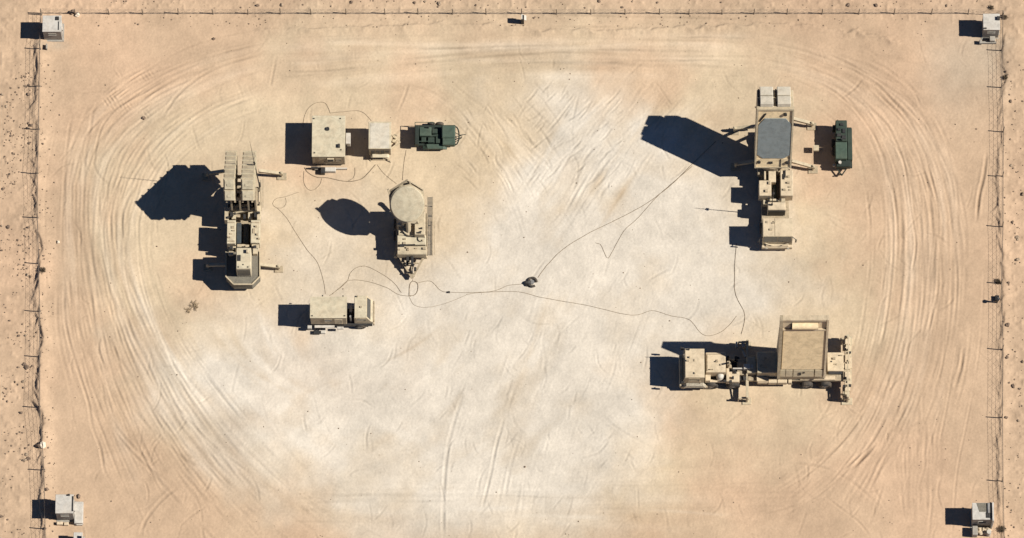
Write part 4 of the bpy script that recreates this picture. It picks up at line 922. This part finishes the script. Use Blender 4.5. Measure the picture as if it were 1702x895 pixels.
fittings(RT, 1264, 1280, 303, 322, 2.5, 3, 5); fittings(RT, 1299, 1316, 287, 322, 2.5, 5, 6); fittings(RT, 1272, 1314, 367, 390, 2.98, 4, 7); fittings(RT, 1266, 1316, 329, 336, 2.1, 7, 8, 'black_metal')
fittings(RS, 1142, 1168, 584, 624, 3.12, 4, 9); fittings(RS, 1176, 1203, 590, 615, 2.5, 4, 10); fittings(RS, 1204, 1240, 592, 634, 1.7, 12, 11, 'black_metal'); fittings(RS, 1378, 1400, 589, 614, 1.55, 4, 12); fittings(RS, 1402, 1415, 560, 660, 1.33, 12, 13, 'black_metal'); fittings(RS, 1262, 1290, 588, 617, 2.4, 4, 14)
fittings(DR, 662, 706, 393, 406, 2.05, 5, 15); fittings(DR, 662, 707, 410, 421, 1.95, 5, 16); fittings(DR, 690, 704, 376, 389, 2.9, 3, 17, 'black_metal'); fittings(DR, 664, 688, 378, 390, 2.2, 4, 18, 'black_metal')
# ================================================================== GUARD BOOTHS
def booth(label, a0, a1, b0, b1, h, roofm='booth_white'):
    t = thing('guard_booth', label, 'guard booth', (a0+a1)/2, b1+12, 'guard booths at the corners of the fence')
    x0, x1 = W(a0, (b0+b1)/2, h).x, W(a1, (b0+b1)/2, h).x; y0, y1 = Y(b1, h), Y(b0, h)
    m = MB(); m.box(x0+.04, x1-.04, y0+.04, y1-.04, 0, h-.06, .015); wl = obj('wall', m, 'concrete_grey', t)
    m = MB(); m.box(x0, x1, y0, y1, h-.09, h, .02); rf = obj('roof', m, roofm, t)
    m = MB(); m.box(x0-.05, x1+.1, y0-.12, y1+.05, -.1, .06, .02); obj('base_slab', m, 'concrete_grey', t)
    xm = (x0+x1)/2; m = MB(); m.box(xm-.3, xm+.3, y0+.015, y0+.06, 1.35, 1.65, 0); wn = obj('window', m, 'glass', wl)
    m = MB(); m.box(xm-.36, xm+.36, y0-.01, y0+.05, 1.65, 1.71, 0); m.box(xm-.36, xm+.36, y0-.03, y0+.05, 1.29, 1.35, 0); obj('window_frame', m, 'concrete_grey', wn)
    m = MB(); m.box(x1-.045, x1, y0+.4, y1-.35, .07, 1.95, .01); dr = obj('door', m, 'booth_white', wl)
    m = MB(); m.box(x1, x1+.05, y0+.5, y0+.6, .95, 1.05, 0); obj('handle', m, 'black_metal', dr)
    return t, rf, (x0, x1, y0, y1, h)
t, rf, b = booth('white roofed guard booth in the upper left corner with dark roof hatch', 70.5, 102, 26, 53, 2.2)
m = MB(); m.pb(92.5, 98, 27.5, 33.5, 2.18, 2.3, .02); obj('roof_hatch', m, 'black_metal', rf)
m = MB(); m.pb(96.5, 98, 36, 50, 2.18, 2.23, 0); obj('roof_slot', m, 'black_metal', rf)
m = MB(); m.pb(76, 78.5, 73, 81, 0, .5, .02); obj('step', m, 'concrete_grey', t)
t, rf, b = booth('white roofed guard booth in the upper right corner inside the fence', 1634, 1662, 23, 50, 2.1)
m = MB(); m.pb(1657, 1662, 27, 33, 2.08, 2.3, .02); obj('roof_hatch', m, 'black_metal', rf)
m = MB(); m.pb(1636, 1640, 46, 48, 2.08, 2.2, 0); obj('roof_vent', m, 'black_metal', rf)
m = MB(); m.pb(1645, 1654, 60, 68, 0, .7, .03); m.pb(1628, 1632, 66, 72, 0, .5, .02); m.pb(1632, 1656, 69, 72, 0, .3, 0); obj('step', m, 'concrete_grey', t)
t, rf, b = booth('white roofed guard booth in the lower left corner with side porch', 92, 122, 822, 853.5, 2.3)
m = MB(); m.pb(119.5, 122, 825, 850, 2.28, 2.33, 0); obj('roof_slot', m, 'black_metal', rf)
m = MB(); m.pb(123.5, 138, 834, 870, 0, .55, .03); m.pb(127, 137, 871, 873, 0, .25, 0); obj('porch', m, 'booth_white', t)
m = MB(); m.pb(112, 116, 821, 824, 2.28, 2.45, .02); obj('roof_vent', m, 'black_metal', rf)
m = MB(); m.pb(94, 104, 867, 872, 0, .4, .03); m.pb(106, 114, 868, 873, 0, .3, .03); obj('step', m, 'sandbag', t)
t, rf, b = booth('guard booth in the lower right corner with an open dark roof section', 1616, 1650, 836, 864, 2.3)
m = MB(); p = [(1623, 836.5), (1641, 836.5), (1641, 851), (1628, 851), (1626, 845)]
m.prism([W(x, y, 2.32) for x, y in p], (0, 0, -.03)); obj('roof_cover', m, 'net_grey', rf)
m = MB(); m.pb(1641.5, 1645.5, 836, 853, 2.28, 2.45, .02); obj('roof_panel', m, 'steel', rf)
m = MB(); m.pb(1645.5, 1648, 835, 862, 2.28, 2.33, 0); m.pb(1639, 1645, 852, 861, 2.28, 2.34, 0); obj('roof_slot', m, 'black_metal', rf)
m = MB(); m.pb(1649, 1652, 835, 866, 0, 2.5, .02); obj('side_screen', m, 'booth_white', t)
m = MB()
for k in range(5): m.rock(W(1628+k*3.4, 882+(k % 2)*3, .35), .28, rng, 2, .9)
obj('sandbag', m, 'sandbag', t)
m = MB(); c = W(1644, 884, .9); m.cyl(c-Vector((0, 0, .9)), c, .2, 12); obj('drum', m, 'white_panel', t)
m = MB(); m.pb(1616, 1625, 874, 889, 0, .9, .04); obj('ammo_box', m, 'concrete_grey', t)
t, rf, b = booth('pale shed cut off by the bottom edge below the lower left booth', 122, 137, 885, 908, 1.5)
t['category'] = 'shed'; del t['group']; t.name = 'small_shed'; ORG['small_shed'] = t.location.copy()

# ================================================================== FENCE
def fence(label, bases, H_=1.25):
    t = thing('wire_fence', label, 'fence', *bases[len(bases)//2], 'perimeter fence of wire on thin posts')
    ps = [Gp(*b) for b in bases]
    for p in ps:
        lx, ly = rng.uniform(-.04, .04), rng.uniform(-.04, .04)
        m = MB(); m.cyl(p-Vector((0, 0, .3)), p+Vector((lx, ly, H_+rng.uniform(-.05, .06))), .045, 7); m.cyl(p-Vector((0, 0, .05)), p+Vector((0, 0, .04)), .12, 8, .07)
        obj('post', m, 'post_steel', t)
    for p, q in zip(ps, ps[1:]):
        m = MB(); d = q-p; n = max(4, int(d.length/.6))
        for z in (.12, .45, .8, 1.18):
            m.tube([p.lerp(q, k/6)+Vector((0, 0, z-.05*math.sin(math.pi*k/6))) for k in range(7)], .009, 3)
        s = .6; L = d.length; u = d.normalized()
        for k in range(int((L+1.0)/s)):
            for sg in (0, 1):
                a0 = k*s-1.0; a1 = a0+1.0; z0, z1 = (.14, 1.14) if sg else (1.14, .14)
                if a0 < 0: z0 += (z1-z0)*(-a0); a0 = 0
                if a1 > L: z1 = z0+(z1-z0)*(L-a0)/(a1-a0); a1 = L
                if a1-a0 < .1: continue
                A_ = p+u*a0; B_ = p+u*a1
                m.cyl(A_+Vector((0, 0, z0)), B_+Vector((0, 0, z1)), .005, 3)
        obj('wire_mesh', m, 'wire', t, split=False)
fence('wire fence on thin posts along the top edge of the compound', [(69, 23)]+[(x, 23.5) for x in (125, 181, 237, 296, 354, 412, 466, 517, 575, 640, 695, 752, 808, 867, 925, 982, 1039, 1096, 1145, 1200, 1253, 1308, 1366, 1427, 1486, 1548, 1609)]+[(1666, 27)])
fence('wire fence on thin posts along the left edge above a broken sand bank', [(69, 25), (67, 83), (66, 145), (65, 216), (63, 290), (63, 363), (65, 439), (67, 519), (67, 594), (67, 678), (74, 782), (76, 880), (77, 960)])
fence('wire fence on thin posts along the right edge of the compound', [(1666, 30), (1665, 85), (1664, 146), (1667, 220), (1666, 294), (1666, 378), (1664, 472), (1666, 582), (1665, 695), (1666, 801), (1668, 900), (1669, 990)])

# ================================================================== CABLES
def cable(label, pts, r=.03, name='cable'):
    p, s = smooth_line(pts, .22)
    c = np.cumsum(npr.randn(len(p), 2), 0)*.006
    p = p+c-np.linspace(0, 1, len(p))[:, None]*c[-1]
    org = Gp(*pts[0]); r *= .62; m = MB(); m.tube([Vector((a, b, gz(a, b)+r*.7)) for a, b in p], r, 6)
    tag(obj(name, m, 'cable', None, False, org), label, 'cable', 'dark cables lying across the sand')
cable('cable looping out from the top left of the large shelter', [(504, 212), (505, 200), (509, 186), (518, 175), (531, 170), (541, 172), (546, 181), (549, 189)])
cable('cable running above from the large shelter to the small cream trailer', [(549, 188), (570, 186), (594, 184), (606, 189), (617, 201)])
cable('thick cable sagging below the large shelter towards the small cream trailer', [(506, 279), (513, 288), (527, 295), (546, 296), (575, 302), (598, 299), (611, 289), (624, 274)], .05)
cable('thin cable loop hanging lowest below the large shelter', [(505, 285), (505, 303), (512, 315), (521, 316), (531, 308), (535, 297)])
cable('short curved cable right below the large shelter corner', [(590, 279), (590, 289), (586, 297), (579, 301)])
cable('cable running diagonally from the small cream trailer to the dish radar', [(627, 274), (637, 287), (648, 297), (659, 306)])
cable('straight short cable dropping from the green generator to the dish radar', [(675, 250), (671, 272), (669, 300)])
cable('cable curling from the launcher down to the small box truck', [(497, 320), (475, 327), (458, 331), (453, 341), (463, 349), (475, 362), (490, 385), (510, 415), (528, 438), (537, 465), (541, 489)], .028)
cable('small cable curl beside the rear outrigger of the launcher', [(459, 346), (470, 346), (476, 337), (474, 329)], .025)
cable('cable arching from the small box truck up towards the dish drawbar', [(548, 492), (562, 482), (577, 469), (583, 454), (594, 445), (611, 444), (640, 459), (658, 474), (667, 487)])
cable('flatter cable from the small box truck to the dish drawbar', [(552, 490), (566, 478), (580, 467), (608, 468), (643, 479), (662, 490), (683, 493)])
cable('loop of thick cable under the dish radar drawbar', [(680, 491), (681, 475), (686, 468), (694, 472), (694, 484), (689, 491), (679, 492)], .045)
cable('cable from the dish drawbar to the black cable reel', [(694, 471), (705, 468), (716, 468), (724, 475), (732, 483), (746, 486), (800, 486), (825, 483), (845, 475), (872, 472)])
cable('long cable winding across the pale sand to the tan-faced radar truck', [(775, 490), (800, 487), (860, 486), (900, 495), (975, 508), (1030, 522), (1058, 525), (1085, 518), (1115, 526), (1142, 531), (1153, 540), (1162, 552), (1175, 559), (1195, 554), (1212, 541), (1224, 526)])
cable('faint slack cable drooping lowest below the dish drawbar', [(680, 494), (688, 507), (706, 511), (735, 506), (775, 491)], .022)
cable('long cable from the black reel up to the grey-faced radar', [(894, 462), (903, 449), (914, 436), (935, 415), (975, 390), (1030, 362), (1080, 335), (1115, 308), (1146, 277), (1190, 235)], .035)
cable('cable ending in a hook beside the long reel cable', [(990, 404), (999, 407), (1005, 420), (1011, 430), (1018, 420), (1028, 402), (1040, 382), (1062, 362), (1095, 325), (1150, 277)])
cable('cable running down from the grey-faced radar truck to the tan-faced radar truck', [(1224, 405), (1222, 430), (1221, 460), (1221, 482), (1226, 499), (1236, 517), (1238, 530), (1236, 542), (1232, 556)], .036)

# reel
t = thing('cable_reel', 'black cable reel lying alone on the pale sand in the centre', 'cable reel', 883, 471)
c = Gp(885, 470); m = MB(); m.tube([c+Vector((.36*math.cos(k*math.pi/10), .40*math.sin(k*math.pi/10), .14)) for k in range(18)], .11, 8); obj('coil', m, 'rubber', t)
m = MB(); m.cyl(c+Vector((-.05, 0, 0)), c+Vector((-.05, 0, .22)), .2, 14); obj('hub', m, 'steel', t)
m = MB(); q_ = Gp(877.5, 472); m.rock(q_+Vector((0, 0, .12)), .3, rng, 2, .8); obj('connector_case', m, 'black_metal', t)
m = MB(); q_ = Gp(746, 486.5); m.box(q_.x-.1, q_.x+.1, q_.y-.08, q_.y+.08, q_.z-.02, q_.z+.16, .02); tag(obj('junction_box', m, 'black_metal', None, False, q_), 'tiny black junction box on the cable right of the dish drawbar', 'junction box')

# ================================================================== SMALL THINGS ALONG THE FENCE
t = thing('marker_post', 'white topped marker post just inside the top fence', 'post', 868, 36)
c = Gp(868.5, 37); m = MB(); m.box(c.x-.12, c.x+.14, c.y-.22, c.y+.22, c.z-.1, c.z+1.25, .03); obj('post', m, 'black_metal', t)
m = MB(); m.hexa([(c.x-.02, c.y-.2, c.z+1.25), (c.x+.3, c.y-.2, c.z+.9), (c.x+.3, c.y+.26, c.z+.9), (c.x-.02, c.y+.26, c.z+1.25), (c.x-.1, c.y-.2, c.z+1.3), (c.x+.34, c.y-.2, c.z+.95), (c.x+.34, c.y+.26, c.z+.95), (c.x-.1, c.y+.26, c.z+1.3)]); obj('plate', m, 'white_panel', t)
t = thing('lamp_post', 'short dark lamp post by the right fence', 'lamp post', 1657, 503)
c = Gp(1657, 503); m = MB(); m.cyl(c-Vector((0, 0, .2)), c+Vector((0, 0, .95)), .08, 8); obj('pole', m, 'black_metal', t)
m = MB(); m.rock(c+Vector((0, 0, 1.05)), .2, rng, 2, .9); obj('lamp_head', m, 'black_metal', t)
m = MB(); m.box(c.x-.18, c.x+.18, c.y+.1, c.y+.55, c.z-.05, c.z+.35, .03); obj('battery_box', m, 'black_metal', t)
def shrub(label, px, py, r, n, mt='twig', h=.5):
    t = thing('dry_shrub', label, 'shrub', px, py); c = Gp(px, py); m = MB()
    for k in range(n):
        a = rng.uniform(0, 6.28); e = rng.uniform(.2, 1.1); l = r*rng.uniform(.4, 1.1)
        b0 = c+Vector((rng.uniform(-.35, .35)*r, rng.uniform(-.35, .35)*r, 0))
        p = b0+Vector((math.cos(a)*math.cos(e)*l, math.sin(a)*math.cos(e)*l, math.sin(e)*l*h*2)); mid = b0.lerp(p, .5)+Vector((rng.uniform(-.1, .1)*r, rng.uniform(-.1, .1)*r, .05))
        m.tube([b0, mid, p], .014, 3)
        for j in range(3):
            q = mid.lerp(p, rng.random()); m.tube([q, q+Vector((rng.uniform(-.3, .3)*r, rng.uniform(-.3, .3)*r, rng.uniform(0, .2)*r))], .009, 3)
    obj('branches', m, mt, t, split=False)
    m = MB(); m.cyl(c-Vector((0, 0, .1)), c+Vector((0, 0, .12)), .04, 6); obj('stem', m, mt, t)
shrub('dry brown scrub on the sand below the missile launcher', 324, 509, .5, 45, 'twig_dry', h=.1)
shrub('dry brown scrub left of the bigger one below the missile launcher', 313, 517, .35, 22, 'twig_dry', h=.1)
shrub('dark bush beside the lower right guard booth', 1666, 881, .32, 130)
shrub('dark bush tangled in the right fence above the lamp post', 1659, 469, .28, 120)
shrub('dark bush on the right fence below the upper right booth', 1671, 130, .26, 80)
shrub('dark bush behind the upper right guard booth', 1648, 14, .24, 70)
shrub('dark bush touching the roof side of the upper right booth', 1670, 30, .28, 80)
shrub('dark bush in the left fence bank halfway down', 72, 452, .3, 70)

def stone(label, px, py, r, mt='stone_dark', group=None, flat=.75):
    c = Gp(px, py); m = MB(); m.rock(c+Vector((0, 0, r*.35)), r, rng, 2, flat); tag(obj('rock', m, mt, None, False, c), label, 'rock', group)
stone('pale boulder with dark side on the left fence line near the lower booth', 72, 741, .3, 'stone_pale'); stone('dark lump standing in for the shadow of the pale boulder on the left fence line', 66, 742, .27)  # second, dark stone is added as the shadow of the pale one
stone('white rock beside the top fence next to the upper left booth', 129, 25, .24, 'stone_pale'); stone('tilted dark slab by the top fence next to the upper left booth', 120, 21, .3)
stone('pale stone on the sand right of the left fence', 97, 403, .16, 'stone_pale'); stone('dark stone beside the pale patch inside the upper left tracks', 239, 197, .17)
stone('dark stone on the sand below the top fence, upper left', 355, 65, .15); stone('black rock by the porch of the lower left booth', 131, 826, .2); stone('dark rock left of the lower left booth roof', 78, 815, .2)
stone('dark rock in the lower left corner', 75, 745+135, .12)
# scattered larger stones along the outside of the fences
spots = []
for k in range(26): spots.append((rng.uniform(2, 56), rng.choice([rng.uniform(140, 250), rng.uniform(300, 700), rng.uniform(560, 895)]), 'left'))
for k in range(20): spots.append((rng.uniform(1672, 1700), rng.uniform(150, 895), 'right'))
for k in range(13): spots.append((rng.uniform(420, 1640), rng.uniform(2, 11), 'top'))
LB = {'left': 'dark stone scattered on the sand outside the left fence', 'right': 'dark stone scattered on the sand outside the right fence', 'top': 'dark stone scattered on the sand beyond the top fence'}
for px, py, s in spots: stone(LB[s], px, py, rng.uniform(.08, .19), rng.choice(['stone_dark', 'stone_dark', 'stone']), 'stones outside the %s fence' % s)
# uncountable pebbles
V_, F_ = [], []
ico = bmesh.new(); bmesh.ops.create_icosphere(ico, subdivisions=1, radius=1); iv = [v.co.copy() for v in ico.verts]; ifc = [[v.index for v in f.verts] for f in ico.faces]; ico.free()
def pebble(px, py, r):
    c = Gp(px, py); b = len(V_); s = (rng.uniform(.7, 1.3), rng.uniform(.7, 1.3), rng.uniform(.5, .9))
    for q in iv:
        k = r*rng.uniform(.8, 1.15); V_.append((c.x+q.x*s[0]*k, c.y+q.y*s[1]*k, c.z+r*.2+q.z*s[2]*k))
    for f in ifc: F_.append([b+i for i in f])
cl = [(rng.uniform(0, 55), rng.uniform(130, 895)) for _ in range(30)]
for k in range(520):
    c = rng.choice(cl); pebble(c[0]+rng.gauss(0, 9), c[1]+rng.gauss(0, 14), abs(rng.gauss(.035, .03))+.015)
for k in range(170): pebble(rng.uniform(1668, 1702), rng.uniform(100, 895), abs(rng.gauss(.03, .025))+.015)
for k in range(110): pebble(rng.uniform(150, 1650), rng.uniform(0, 14), abs(rng.gauss(.03, .03))+.015)
for k in range(230): pebble(rng.uniform(66, 92), rng.uniform(100, 895), abs(rng.gauss(.03, .025))+.015)
for k in range(160): pebble(rng.uniform(150, 1600), rng.uniform(26, 46), abs(rng.gauss(.03, .025))+.015)
for k in range(500): pebble(rng.uniform(90, 1640), rng.uniform(50, 895), abs(rng.gauss(.02, .02))+.012)
pm = bpy.data.meshes.new('pebbles'); pm.from_pydata(V_, [], F_); pm.materials.append(M['stone_dark'])
po = bpy.data.objects.new('pebbles', pm); COL.objects.link(po); po['kind'] = 'stuff'; po['label'] = 'small dark pebbles strewn over the sand'; po['category'] = 'pebbles'
